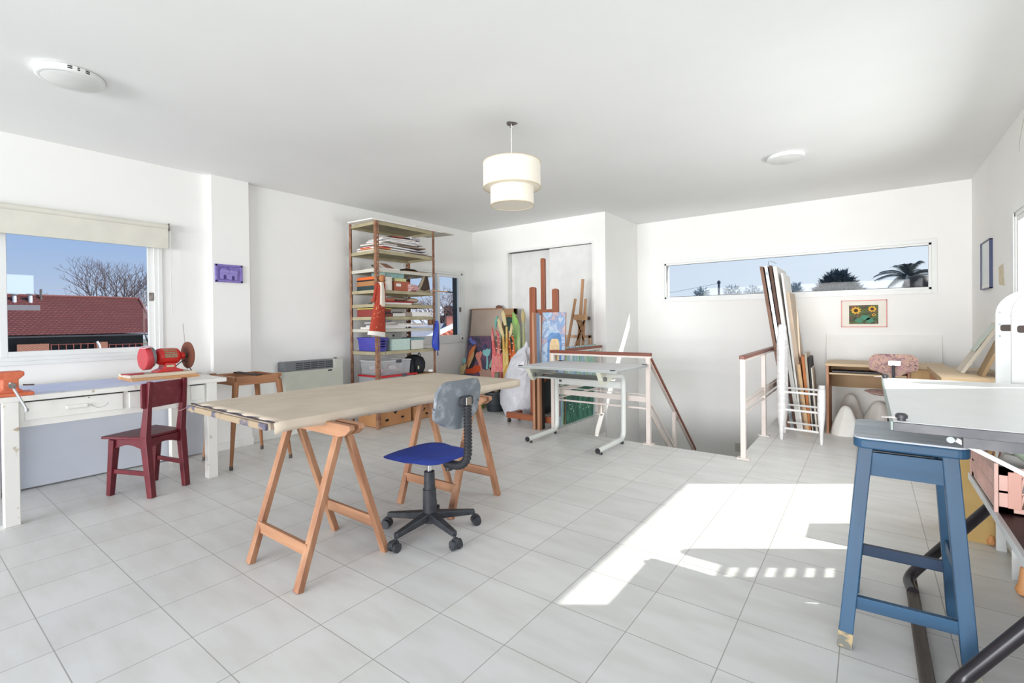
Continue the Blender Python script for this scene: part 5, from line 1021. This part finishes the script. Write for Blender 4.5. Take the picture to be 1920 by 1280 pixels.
def bars(t,p,q):
    for z0,z1 in ((.475,.482),(.405,.458),(.335,.352)): link('mid_bar',beam(BM(),(p[0],p[1],(z0+z1)/2),(q[0],q[1],(z0+z1)/2),.012,z1-z0),PINKW,t)
bars(t,(XA,YA),(XB,YA)); bars(t,(XA,YA),(XA,5.62))
sl=(-.354-.868)/(5.97-4.49); D=lambda y,dz:(XB+.0,y,.868+sl*(y-4.47)+dz)
hrail(t,D(4.49,0),D(5.98,0),MAHO,'sloping_handrail')
for y in (5.25,5.93): 
    z=.868+sl*(y-4.47)-.03; link('post',box(BM(),XB-.018,XB+.018,y-.02,y+.02,z-.75,z),PINKW,t)
for dz in (-.42,-.5,-.53): link('sloping_bar',beam(BM(),D(4.5,dz),D(5.95,dz),.012,.02),PINKW,t)
t=thing('stair_railing','pale railing with mahogany handrail at the right edge of the stairwell, under the leaning boards','railing',(-.86,5.5,0))
post(t,-.868,4.48,0,.85); post(t,-.868,5.49,0,.85)
hrail(t,(-.868,4.45,.872),(-.868,6.79,.872),MAHO)
for z0,z1 in ((.485,.50),(.42,.47),(.375,.39)): link('mid_bar',beam(BM(),(-.868,4.48,(z0+z1)/2),(-.868,6.79,(z0+z1)/2),.014,z1-z0),PINKW,t)
# ================================================================ SMALL DRAFTING TABLE
t=thing('drafting_table','white drafting table with C-shaped tube legs in front of the stair railing','drafting table',(-2.25,4.1,0))
WM=mat('white_powder_coat','dcded8',.4,col2='e2e4df'); z=.775
link('table_board',box(BM(),-2.72,-1.70,3.74,4.44,z-.022,z),[mat('grey_white_laminate','d5d7d8',.45)],t,bev=.002)
bd=bpy.data.objects[t.children[-1].name] if t.children else None
link('board_edge',(lambda b:(box(b,-2.722,-1.698,3.737,3.74,z-.022,z-.002),box(b,-1.70,-1.697,3.74,4.44,z-.022,z-.002),b)[-1])(BM()),mat('grey_edge_band','a3a7a5',.4),t)
for x,y in ((-2.71,3.75),(-1.75,3.75),(-1.73,4.415),(-2.66,4.415)): link('corner_cap',box(BM(),x-.01,x+.03,y-.012,y+.015,z-.004,z+.006),DARKM,t)
for xl in (-2.69,-1.93):
    yb=4.40; xr=xl+.0
    pts=smoothpath([(xl,3.84,.045),(xl,yb,.045),(xl,yb,.655),(xl+.0,3.98,.70)],8,.09)
    l=link('leg',tube(BM(),pts,.024,16),WM,t,smooth=True); link('end_cap',tube(BM(),[(xl,3.834,.045),(xl,3.842,.045)],.0245,16),DARKM,l)
    for yy in (3.90,4.36): link('foot_pad',lathe(BM(),[(0,0),(.016,0),(.012,.025),(0,.025)],(xl,yy,0),12),DARKM,l)
    fb_=lambda u,v,d,xl=xl:Vector((xl+d,3.9+u,z-.024+v)); br=link('tilt_bracket',prism(BM(),[(-.05,0),(.46,0),(.33,-.06),(.04,-.135),(.0,-.09)],fb_,-.022,.022),mat('cream_bracket','d8d7c6',.45) if 'cream_bracket' not in bpy.data.materials else bpy.data.materials['cream_bracket'],t,bev=.003)
    link('tilt_knob',lathe(BM(),[(0,-.012),(.020,-.010),(.020,.010),(0,.012)],(xl+.034,3.93,z-.10),16,'X'),mat('grey_knob','6f7072',.5) if 'grey_knob' not in bpy.data.materials else bpy.data.materials['grey_knob'],br,smooth=True)
link('cross_tray',box(BM(),-2.66,-1.96,3.98,4.36,.636,.652),mat('grey_tray','c2c5bf',.5),t,bev=.004)
link('cross_beam',box(BM(),-2.69,-1.93,4.385,4.41,.53,.60),WM,t,bev=.003); link('model_plate',box(BM(),-2.65,-2.62,4.382,4.385,.555,.585),GREYD,t)
# ================================================================ WHITE CHAIR FRAME, CANVASES
t=thing('ladder_back_chair','white painted seatless chair frame with tall turned posts beside the right railing','chair',(-.53,5.56,0))
CW=mat('white_painted_turned_wood','dedcdb',.6,col2='e8e6e4',scale=25)
def turned(x,y,h,r,tall):
    pr=[(r*.32,0),(r*.42,.03),(r*.5,.12),(r*.85,.22),(r,.30)]
    z=.30
    if tall:
        while z<.97: pr+=[(r,z),(r*.93,z+.006),(r,z+.012)]; z+=.06 if z<.55 else .045
        pr+=[(r,.98),(r*.9,1.02),(r*.55,1.055),(r*.6,1.06),(r*.72,1.085),(r*.70,1.11),(r*.45,1.14),(0,1.148)]
    else: pr+=[(r,.40),(r*.93,.405),(r,.41),(r,.49),(r*.88,.495),(r*.9,.52),(r*.8,h),(0,h+.003)]
    return link('rear_post' if tall else 'front_post',lathe(BM(),pr,(x,y,0),18),CW,t,smooth=True)
TP=[(-.70,5.41),(-.715,5.74)]; SP=[(-.362,5.375),(-.378,5.70)]
for x,y in TP: turned(x,y,1.15,.038,True)
for x,y in SP: turned(x,y,.525,.032,False)
for z in (.475,.30,.115):
    for a,b in zip(TP,SP): link('rung',tube(BM(),[(a[0]+.03,a[1],z),(b[0]-.02,b[1],z)],.011,8),CW,t,smooth=True)
for z in (.47,.25): link('rung',tube(BM(),[(*SP[0],z),(*SP[1],z)],.011,8),CW,t)
for z in (.45,.75,.95): link('back_slat',beam(BM(),(*TP[0],z),(*TP[1],z),.012,.05),CW,t)
def tallc(name,label,cat,tx,ty,bx,th,m,L=.72,Y=5.97,edge=None):
    p=at(tx,ty,Y=Y); q=at(bx,806,Y=Y); xb=q.x; zt=p.z
    pts=[(xb,0),(xb+th,0),(p.x+th,zt),(p.x,zt+.004)]
    o=link(name,prism(BM(),pts,lambda u,v,d:Vector((u,d,v)),Y,Y+L),m); tag(o,label,cat)
    if edge: link('edge_strip',prism(BM(),[(xb-.0,0.002),(xb+th,0.002),(p.x+th,zt),(p.x,zt+.004)],lambda u,v,d:Vector((u,d,v)),Y-.012,Y),edge,o)
    return o
CB=mat('brown_board_edge','8b6a58',.7,col2='7b5b4b'); SV=mat('silver_foil_board','b9bfc4',.3,.4,col2='6a7074',scale=14); BG=mat('beige_canvas_back','cbb7a2',.8)
tallc('tall_board','leftmost of the tall boards leaning over the right railing, brown edge','board',1424,500,1476,.032,CB); tallc('tall_board','silver-edged tall board, second from the left in the leaning bundle','board',1433,499,1483,.03,SV)
tallc('tall_board','dark brown tall board, third from the left in the leaning bundle','board',1441,498,1489,.028,mat('dark_brown_board','5d4338',.7)); tallc('white_canvas','tall white canvas in the middle of the leaning bundle, reaching the long window','canvas',1449,500,1495,.038,mat('white_primed_canvas','e6e4df',.8,col2='eceae6'),edge=mat('white_canvas_edge','d9d7d2',.8))
tallc('white_canvas','narrow white canvas with bright edge, right of the tallest canvas','canvas',1464,512,1502,.018,WHITEP,L=.6)
tallc('beige_canvas','beige canvas back at the right side of the leaning bundle','canvas',1470,548,1506,.05,BG,L=.5,Y=6.05)
for i,(tx,ty,bx,th,c,l) in enumerate(((1494,683,1511,.03,'d9b483','short pale wood stretcher, nearest in the row of small canvases beside the tall bundle'),(1502,668,1517,.028,'b8703f','orange-brown short canvas edge beside the tall leaning bundle'),(1508,662,1521,.02,'b3a896','grey-beige short board with clipped corner in the small canvases row'),(1515,670,1526,.018,'2f2b2a','thin black-edged short canvas in the small canvases row'),(1519,690,1530,.016,'d5cdbf','pale short canvas, rightmost in the small canvases row'))):
    tallc('short_canvas',l,'canvas',tx,ty,bx,th,mat('short_canvas_%d'%i,c,.7,col2='c9a988' if i==0 else None,scale=30),L=.45-.03*i,Y=5.96)
tag(link('coat_hook_wire',tube(BM(),smoothpath([at(1440,498,Y=6.0),at(1441,489,Y=6.0),at(1448,490,Y=6.0),at(1456,494,Y=6.0)],5,.05),.002,5),GREYD),'thin bent wire on top of the tall leaning boards','wire')
# ================================================================ DESK CORNER
t=thing('computer_desk','beech laminate computer desk with pull-out tray under the sunflower picture','desk',(.12,6.2,0))
BE=grain('beech_laminate','b99d76','c9ae88',0,.45); BE2=mat('brown_panel_inside','a3835c',.6,col2='ad8d66'); EDG=mat('worn_brown_edge','b27f5f',.6)
link('desk_top',box(BM(),-.365,.60,5.94,6.50,.705,.732),BE,t,bev=.002)
sp=link('side_panel',box(BM(),-.355,-.335,5.95,6.48,0,.705),EDG,t); link('side_panel',box(BM(),.30,.32,5.95,6.48,0,.705),EDG,t)
link('keyboard_tray',box(BM(),-.33,.295,5.96,6.3,.618,.634),BE,t); link('modesty_panel',box(BM(),-.335,.30,6.42,6.44,.44,.705),BE2,t); link('cabinet_door',box(BM(),.325,.575,5.95,5.97,.05,.70),grain('oak_door','b58f5c','c29d6b',2),t); link('cabinet_side',box(BM(),.575,.595,5.95,6.48,0,.705),EDG,t)
tag(link('keyboard',box(BM(),-.31,.1,6.0,6.16,.635,.655),DARKM,bev=.004),'dark flat keyboard lying on the desk tray','keyboard')
t=thing('side_desk','low beech side desk in the right corner carrying leaning frames','desk',(.65,5.4,0))
link('desk_top',box(BM(),.44,.845,4.83,5.92,.70,.742),BE,t,bev=.002); link('side_panel',box(BM(),.46,.84,4.86,4.88,0,.70),mat('beech_side','c2a26c',.5),t); link('side_panel',box(BM(),.46,.84,5.88,5.90,0,.70),EDG,t); link('shelf',box(BM(),.46,.84,4.88,5.88,.58,.595),BE,t)
tag(link('blue_booklet',box(BM(),.47,.60,5.5,5.72,.596,.608),mat('lilac_booklet','6b6690',.6)),'thin lilac booklet on the shelf of the low side desk','booklet')
tag(link('wall_panel',slab((-.40,6.72,.0),(.625,6.72,.0),(.625,6.785,1.006),(-.40,6.785,1.006),-.012),mat('smooth_white_panel','ebeae6',.6,col2='eeede9')),'large smooth white panel leaning on the wall behind the desk','panel')
# sunflower print
t=thing('sunflower_print','white mounted sunflower print in a thin pink frame on the window wall','picture',(-.04,6.79,1.09))
x0,x1,z0,z1=-.255,.168,1.095,1.403; bm=BM(); f=.008
for q in ((x0,x0+f,z0,z1),(x1-f,x1,z0,z1),(x0,x1,z0,z0+f),(x0,x1,z1-f,z1)): box(bm,q[0],q[1],6.785,6.798,q[2],q[3])
link('frame',bm,mat('coral_pink_frame','d98a80',.5),t); link('mount',box(BM(),x0+f,x1-f,6.79,6.797,z0+f,z1-f),mat('cream_mount','e6e1d6',.7),t)
ix0,ix1,iz0,iz1=-.18,.09,1.13,1.345
im=link('print',box(BM(),ix0,ix1,6.7885,6.7895,iz0,iz1),paint('foliage_print',['2e4a35','3f6b52','6d6a34','2f4638','8a5a48','4a7a5c'],14),t)
for nm,cx,cz,r,c in (('sunflower_petals',-.115,1.285,.046,'e0ad3a'),('sunflower_petals',.035,1.30,.038,'dba934'),('sunflower_petals',.05,1.235,.018,'d9a23a')):
    m_=mat('petal_yellow','dfae3c',.7) if 'petal_yellow' not in bpy.data.materials else bpy.data.materials['petal_yellow']
    pts=[(cx+r*(1.15 if k%2 else .78)*math.cos(k*math.pi/9),cz+r*(1.0 if k%2 else .7)*math.sin(k*math.pi/9)) for k in range(18)]
    p_=link(nm,prism(BM(),pts,lambda u,v,d:Vector((u,d,v)),6.787,6.7885),m_,im); 
    link('sunflower_centre',lathe(BM(),[(r*.45,6.7862),(r*.45,6.787),(0,6.7862)],(cx,0,cz),14,'Y'),mat('sunflower_centre_brown','4a3522',.8) if 'sunflower_centre_brown' not in bpy.data.materials else bpy.data.materials['sunflower_centre_brown'],im)
for cx,cz,s_ in ((-.03,1.20,.05),(.01,1.17,.045),(-.09,1.17,.04)):
    link('leaf_shape',prism(BM(),[(cx-s_,cz),(cx-s_*.3,cz+s_*.7),(cx+s_*.5,cz+s_*.5),(cx+s_,cz-s_*.2),(cx,cz-s_*.7)],lambda u,v,d:Vector((u,d,v)),6.7872,6.7885),mat('blue_green_leaf','4f8a72',.8) if 'blue_green_leaf' not in bpy.data.materials else bpy.data.materials['blue_green_leaf'],im)
FLO=paint('flowery_upholstery',['96727a','a88488','c0a08a','7d5f6c','b08f8c'],24,rough=.95)
ch2=swivel((.18,5.84,0),math.radians(90),'small swivel chair upholstered in faded pink floral cloth at the desk',FLO,FLO,FLO,.50,(.165,.365),False)
# plaster casts
PLA=mat('white_plaster','ebe7e0',.9,col2='f1eee8',scale=8,bump=.3)
def castf(px,py,r,h,lb,seed,sx=1.0,Y=None):
    c=at(px,py,Z=0); rr=random.Random(seed); ph=[rr.uniform(0,6) for _ in range(3)]
    bm=lathe(BM(),[(r,0),(r*1.0,.01),(r*.93,h*.25),(r*.76,h*.5),(r*.54,h*.75),(r*.42,h*.88),(r*.27,h*.96),(r*.12,h*.995),(0,h)],(0,0,0),26,wob=lambda a,j:1+.09*math.sin(2*a+ph[0]+j*.4)+.06*math.sin(5*a+ph[1]-j*.3))
    bmesh.ops.scale(bm,verts=bm.verts,vec=(sx,1,1)); bmesh.ops.translate(bm,verts=bm.verts,vec=(c.x,c.y+r*.5,0)); return tag(link('plaster_cast',bm,PLA,smooth=True),lb,'plaster cast')
castf(1586,817,.115,.30,'white cone-shaped plaster cast in front under the desk, nearest the desk side panel',1); castf(1595,800,.12,.35,'taller rounded white plaster cast standing behind the cone-shaped one under the desk',2)
castf(1648,803,.15,.28,'white plaster cast partly hidden behind the floral chair post and the blue stool',3)
# leaning frames on the side desk
t=thing('framed_print','beige framed print leaning against the right wall on the side desk, front one','picture',(.68,5.4,.743))
def lf(x0,z0,x1,z1,y0,y1,th,parent,m,nm,off=0):
    d=Vector((x1-x0,0,z1-z0)).normalized(); n=Vector((-d.z,0,d.x)); bm=BM()
    return link(nm,slab((x0,y0,z0),(x0,y1,z0),(x1,y1,z1),(x1,y0,z1),th,bm),m,parent)
lf(.60,.745,.82,1.15,5.3,5.56,.022,t,mat('beige_frame_front','cfc6b5',.6),'frame_board'); o=bpy.data.objects['frame_board']
lf(.688,.919,.809,1.13,5.33,5.53,-.003,t,mat('pale_green_print','c3ccc0',.5),'picture_glass')
t=thing('backed_picture','brown-backed picture leaning behind the beige one on the side desk','picture',(.72,5.2,.743)); lf(.69,.745,.838,1.13,5.06,5.27,.02,t,mat('olive_wood_frame','9a7f5a',.6),'frame_board')
tag(link('small_white_box',box(BM(),.80,.845,4.86,4.93,.743,.83),mat('cream_small_box','d8cfb9',.6)),'small cream box at the right end of the side desk','box')
# wall items, right wall
t=thing('wall_picture','narrow blue-framed mirror-like picture hanging on the right wall','picture',(.85,5.98,1.44)); y0,y1,z0,z1=5.775,6.19,1.445,1.875; bm=BM(); f=.009
for q in ((y0,y0+f,z0,z1),(y1-f,y1,z0,z1),(y0,y1,z0,z0+f),(y0,y1,z1-f,z1)): box(bm,.838,XR,*q)
link('frame',bm,mat('navy_frame','2a335c',.4),t); link('picture_face',box(BM(),.846,.85,y0+f,y1-f,z0+f,z1-f),mat('pale_print','c9d0cc',.3),t); link('picture_caption_strip',box(BM(),.845,.846,y0+f,y1-f,z0+f,z0+f+.03),WHITEP,t)
tag(link('paper_note',slab((XR-.002,5.33,1.44),(XR-.002,5.52,1.46),(XR-.004,5.53,1.60),(XR-.004,5.38,1.62),.0015),mat('yellowed_paper','ddd2bb',.9,col2='cfbf9f',scale=30)),'small yellowed paper scrap on the right wall beside the window','paper')
tag(link('wall_crack',tube(BM(),[(XR-.001,4.55,2.60),(XR-.001,4.72,2.56),(XR-.001,4.79,2.50),(XR-.001,4.86,2.42),(XR-.001,4.85,2.36)],.0025,4),mat('grey_crack','b5b0a6',.9)),'thin crack in the plaster high on the right wall','crack')
# ================================================================ WHITE CABINET WITH ROUNDED SIDES
t=thing('white_cabinet','tall white metal cabinet with rounded perforated side panels against the right window','cabinet',(.68,3.27,0))
WC=mat('white_glossy_metal','e3e5e3',.3)
def sidep(y,nm):
    pts=[(.52,.0),(.56,0),(.56,.06),(.80,.06),(.80,0),(.842,0),(.842,1.33),(.64,1.33)]+[(.64-.12*math.sin(a),1.21+.12*math.cos(a)) for a in [math.pi/2*i/8 for i in range(1,9)]]
    p=link(nm,prism(BM(),pts,lambda u,v,d:Vector((u,y+d,v)),0,.018),WC,t,bev=.003); bm=BM()
    for z in (1.22,1.16,1.10):
        for x in (.535,.60): tube(bm,[(x,y-.002,z),(x,y+.0,z)],.005,8)
    link('rivets',bm,mat('grey_rivet','9aa09f',.4,.5) if 'grey_rivet' not in bpy.data.materials else bpy.data.materials['grey_rivet'],p)
    link('slot_hole',prism(BM(),rrect(.537,.585,1.125,1.158,.01),lambda u,v,d:Vector((u,y+d,v)),-.0015,.0),mat('dark_slot','4b3f3a',.7) if 'dark_slot' not in bpy.data.materials else bpy.data.materials['dark_slot'],p)
    link('hook_slot',beam(BM(),(.575,y-.001,1.20),(.60,y-.001,1.225),.002,.008),GREYD,p)
sidep(3.43,'side_panel'); sidep(3.09,'side_panel')
for i in range(8): link('rack_shadow_bar',box(BM(),.80,.812,3.108,3.43,.80+.072*i,.828+.072*i),WC,t)  # bars set out of view to cut the sunlight into floor slots
link('bottom_shelf',box(BM(),.535,.84,3.108,3.43,.30,.315),WC,t)
link('toe_panel',box(BM(),.555,.565,3.108,3.43,.04,.14),mat('grey_inner_panel','b9bdb8',.5),t)
BALL=grain('ball_wood','c98a55','d79a64',2)
tag(link('wooden_peg',lathe(BM(),[(0,0),(.016,.006),(.02,.02),(.013,.034),(.008,.05),(0,.052)],(.513,3.50,0),12),BALL,smooth=True),'small orange wooden peg on the floor at the far foot of the white cabinet','peg')
tag(link('wooden_peg',lathe(BM(),[(0,0),(.022,.006),(.028,.026),(.018,.05),(.011,.12),(0,.125)],(.53,2.945,0),12),BALL,smooth=True),'larger orange wooden peg on the floor at the near foot of the white cabinet','peg')
# wall shelf + crate
t=thing('wall_shelf','low dark-topped shelf with white metal edge under the big drafting board','shelf',(.6,2.3,.45))
link('shelf_top',box(BM(),.372,.842,1.75,2.95,.478,.495),mat('dark_red_shelf_top','3a1f1f',.5),t); link('edge_strip',box(BM(),.357,.372,1.75,2.95,.470,.499),mat('white_metal_edge','dcdedc',.35),t,bev=.002)
for y in (1.9,2.8): link('wall_bracket',prism(BM(),[(.842,.477),(.50,.477),(.842,.22)],lambda u,v,d:Vector((u,d,v)),y,y+.012),WM,t)
PKC=mat('pale_pink_plastic_crate','dcb0a2',.45,col2='e2b9ac')
t=thing('plastic_crate','pale pink folding plastic crate with slotted sides under the big drafting board','crate',(.51,2.65,.496))
cx0,cx1,cy0,cy1,cz=.365,.665,2.41,2.91,.497; ch=.165
def cside(axis,c,a,b,nm):
    bm=BM(); th=.008
    def q(u0,u1,z0,z1):
        if axis=='x': box(bm,min(c,c+th),max(c,c+th),u0,u1,z0,z1)
        else: box(bm,u0,u1,min(c,c+th),max(c,c+th),z0,z1)
    q(a,b,cz,cz+.022); q(a,b,cz+ch-.03,cz+ch); q(a,a+.045,cz,cz+ch); q(b-.045,b,cz,cz+ch); q(a,b,cz+.072,cz+.08)
    n=int((b-a-.09)/.02)
    for i in range(n+1):
        u=a+.045+(b-a-.09)*i/n; w_=.006*(1.6 if i%5==0 else 1)
        dz=.018
        for z0,z1 in ((cz+.02,cz+.074),(cz+.078,cz+ch-.028)):
            if axis=='x': beam(bm,(c+th/2,u-dz/2*.6,z0),(c+th/2,u+dz/2*.6,z1),w_,th,(1,0,0))
            else: beam(bm,(u-dz/2*.6,c+th/2,z0),(u+dz/2*.6,c+th/2,z1),w_,th,(0,1,0))
    return link(nm,bm,PKC,t)
cside('x',cx0,cy0,cy1,'side_wall'); cside('x',cx1-.008,cy0,cy1,'side_wall'); e1=cside('y',cy0,cx0,cx1,'end_wall'); cside('y',cy1-.008,cx0,cx1,'end_wall')
link('crate_floor',box(BM(),cx0,cx1,cy0,cy1,cz,cz+.006),PKC,t)
link('latch_panel',box(BM(),cx0+.03,cx0+.065,cy0-.004,cy0,cz+.02,cz+.15),mat('pink_latch','d6a393',.45),e1,bev=.002)
for x,y in ((cx0,cy0),(cx0,cy1),(cx1,cy0),(cx1,cy1)): link('corner_post',box(BM(),x-.006,x+.006,y-.006,y+.006,cz,cz+ch+.012),PKC,t,bev=.002)
tag(link('tan_box',box(BM(),.36,.62,3.5,3.72,.0,.62),mat('tan_cardboard','c2a062',.7,col2='cbaa6e')),'tall tan cardboard box standing behind the pink crate and blue stool','box')
tag(link('white_roll',tube(BM(),[(.44,2.62,.715),(.62,2.86,.72)],.045,20),WHITEP,smooth=True),'white paper roll lying across the cloth heap in the pink crate','roll')
tag(link('glass_dish',lathe(BM(),[(0,0),(.05,.0),(.09,.04),(.095,.055),(.088,.055),(.05,.01),(0,.008)],(.50,2.52,.668),24),mat('pale_green_glass','b5c9b4',.2,col2='a9bfa9'),smooth=True),'pale green round dish on the cloth heap in the pink crate','dish')
tag(link('white_cloth_heap',lathe(BM(),[(0,0),(.10,.0),(.125,.06),(.12,.12),(.09,.16),(0,.168)],(.52,2.66,.504),18,wob=lambda a,j:1+.12*math.sin(3*a+j)),mat('white_grey_cloth','d6d6d3',.8,bump=.3),smooth=True),'crumpled white cloth heap filling the pink crate','cloth')
# ================================================================ BIG DRAFTING TABLE
t=thing('drafting_board_table','large white drafting board table with dark edge strip on black tube legs, right foreground','drafting table',(.45,2.4,0))
BZ2=.905; X0,X1,Y0_,Y1_=.055,.848,1.735,2.985
link('board',box(BM(),X0,X1,Y0_,Y1_,BZ2-.022,BZ2),mat('white_melamine_board','ecedeb',.35,col2='eff0ee'),t,bev=.0015)
DE=mat('dark_aluminium_edge','4a4a4d',.4,.5,col2='5b5a5c',scale=15)
link('edge_strip',box(BM(),X0,X1,Y0_-.008,Y0_+.004,BZ2-.026,BZ2-.001),DE,t,bev=.001); link('edge_strip',box(BM(),X0-.005,X0,Y0_-.004,Y1_,BZ2-.024,BZ2-.0),mat('green_grey_edge','8d9a93',.4),t)
link('under_rail',box(BM(),X0+.15,X1,Y0_+.03,Y0_+.06,BZ2-.06,BZ2-.024),DE,t)
for x,y in ((X0+.02,Y0_+.03),(X0+.01,Y1_-.03)):
    k=link('corner_knob',lathe(BM(),[(0,0),(.01,0),(.01,.006),(.0145,.007),(.0145,.016),(.01,.02),(0,.021)],(x,y,BZ2),16),mat('dark_knob','3c3a3e',.35) if 'dark_knob' not in bpy.data.materials else bpy.data.materials['dark_knob'],t,smooth=True); link('cable_end',tube(BM(),[(x,y,BZ2+.008),(x-.045,y+.01,BZ2+.003)],.003,5,radii=[.004,.001]),mat('frayed_cord','e3d6cf',.7) if 'frayed_cord' not in bpy.data.materials else bpy.data.materials['frayed_cord'],k)
link('pulley',tube(BM(),[(.175,Y0_-.014,BZ2-.034),(.175,Y0_-.008,BZ2-.034)],.0085,16),mat('white_pulley','a9adad',.5),t,smooth=True)
BT=mat('black_enamel_tube','211d20',.3,col2='2b262a')
link('tie_rod',beam(BM(),at(1793,824,Y=1.9),at(1960,908,Y=1.9),.012,.012),mat('pale_rod','cdd0d0',.3,.4),t)
for y,zz in ((2.75,0),(2.02,0)):
    if y>2.5: a=at(1706,1078,Y=y); b=at(1850,955,Y=2.9)
    else: a=at(1795,1280,Y=y); b=at(1920,1180,Y=y)
    d=(b-a); top=a+d*((BZ2-.03-a.z)/d.z)
    l=link('tube_leg',tube(BM(),smoothpath([(.147,y-.12 if y>2.5 else y-.25,.035),(a+d*((.04-a.z)/d.z)).to_tuple(),tuple(top)],6,.06),.021,14),BT,t,smooth=True)
link('floor_beam',box(BM(),.128,.168,.9,2.78,0,.035),grain('dark_worn_beam','4a423c','6b6056',1,.7,scale=40),t,bev=.004)
link('back_leg',tube(BM(),[(.75,2.9,0),(.75,2.9,BZ2-.03)],.02,12),BT,t,smooth=True); link('back_leg',tube(BM(),[(.75,1.8,0),(.75,1.8,BZ2-.03)],.02,12),BT,t,smooth=True)
# ================================================================ BLUE STOOL
t=thing('bar_stool','tall blue painted wooden stool with a worn grey seat, right foreground','stool',(.1,2.3,0))
def bluewood(name,ax,lo,hi):
    s=[1,1,1]; s[ax]=.12; return mat(name,'2b5575',.5,col2='21425d',scale=12,stretch=s,lo=lo,hi=hi,bump=.05)
BL=bluewood('blue_painted_wood_z',2,.3,.7); BLX=bluewood('blue_painted_wood_x',0,.3,.7)
SG=mat('worn_grey_blue_seat','bcc1c7',.55,col2='97a5b2',scale=10,stretch=(.4,3,3),lo=.45,hi=.75,bump=.05)
sz=.765; so_=link('seat',prism(BM(),rrect(-.045,.27,2.155,2.545,.035),lambda u,v,d:Vector((u,v,d)),sz-.006,sz),SG,t); link('seat_rim',prism(BM(),rrect(-.047,.272,2.153,2.547,.036),lambda u,v,d:Vector((u,v,d)),sz-.04,sz-.006),BLX,so_,bev=.006)
LG_=[((-.078,2.115),(-.012,2.20)),((.262,2.165),(.225,2.21)),((-.045,2.50),(-.005,2.50)),((.245,2.52),(.22,2.50))]
LG_=[((-.076,2.12),(-.010,2.20)),((.268,2.14),(.222,2.205)),((-.06,2.575),(-.008,2.50)),((.27,2.585),(.222,2.50))]
for i,(f_,p) in enumerate(LG_): 
    l=link('leg',beam(BM(),(*f_,0),(*p,sz-.04),.044,.04,(0,1,0)),BL,t,bev=.003)
    if i<2: link('worn_foot',beam(BM(),(f_[0]-.0,f_[1],.001),(f_[0]+(p[0]-f_[0])*.07,f_[1]+(p[1]-f_[1])*.07,.055),.0452,.0412,(0,1,0)),mat('worn_foot_wood','6d6f66',.7,col2='b09a72',scale=30,lo=.5,hi=.6) if 'worn_foot_wood' not in bpy.data.materials else bpy.data.materials['worn_foot_wood'],l)
def lg(i,z): f_,p=LG_[i]; k=z/(sz-.04); return (f_[0]+(p[0]-f_[0])*k,f_[1]+(p[1]-f_[1])*k,z)
for a,b,z,h in ((0,1,.665,.085),(2,3,.68,.07),(0,2,.68,.07),(1,3,.68,.07)): link('apron',beam(BM(),lg(a,z),lg(b,z),.02,h),BLX,t)
for a,b,z,h in ((0,1,.165,.045),(2,3,.20,.045),(1,3,.30,.04),(0,2,.30,.04)): link('footrest',beam(BM(),lg(a,z),lg(b,z),.022,h),BLX if z!=.20 else mat('dark_navy_rung','1f3550',.5),t,bev=.002)
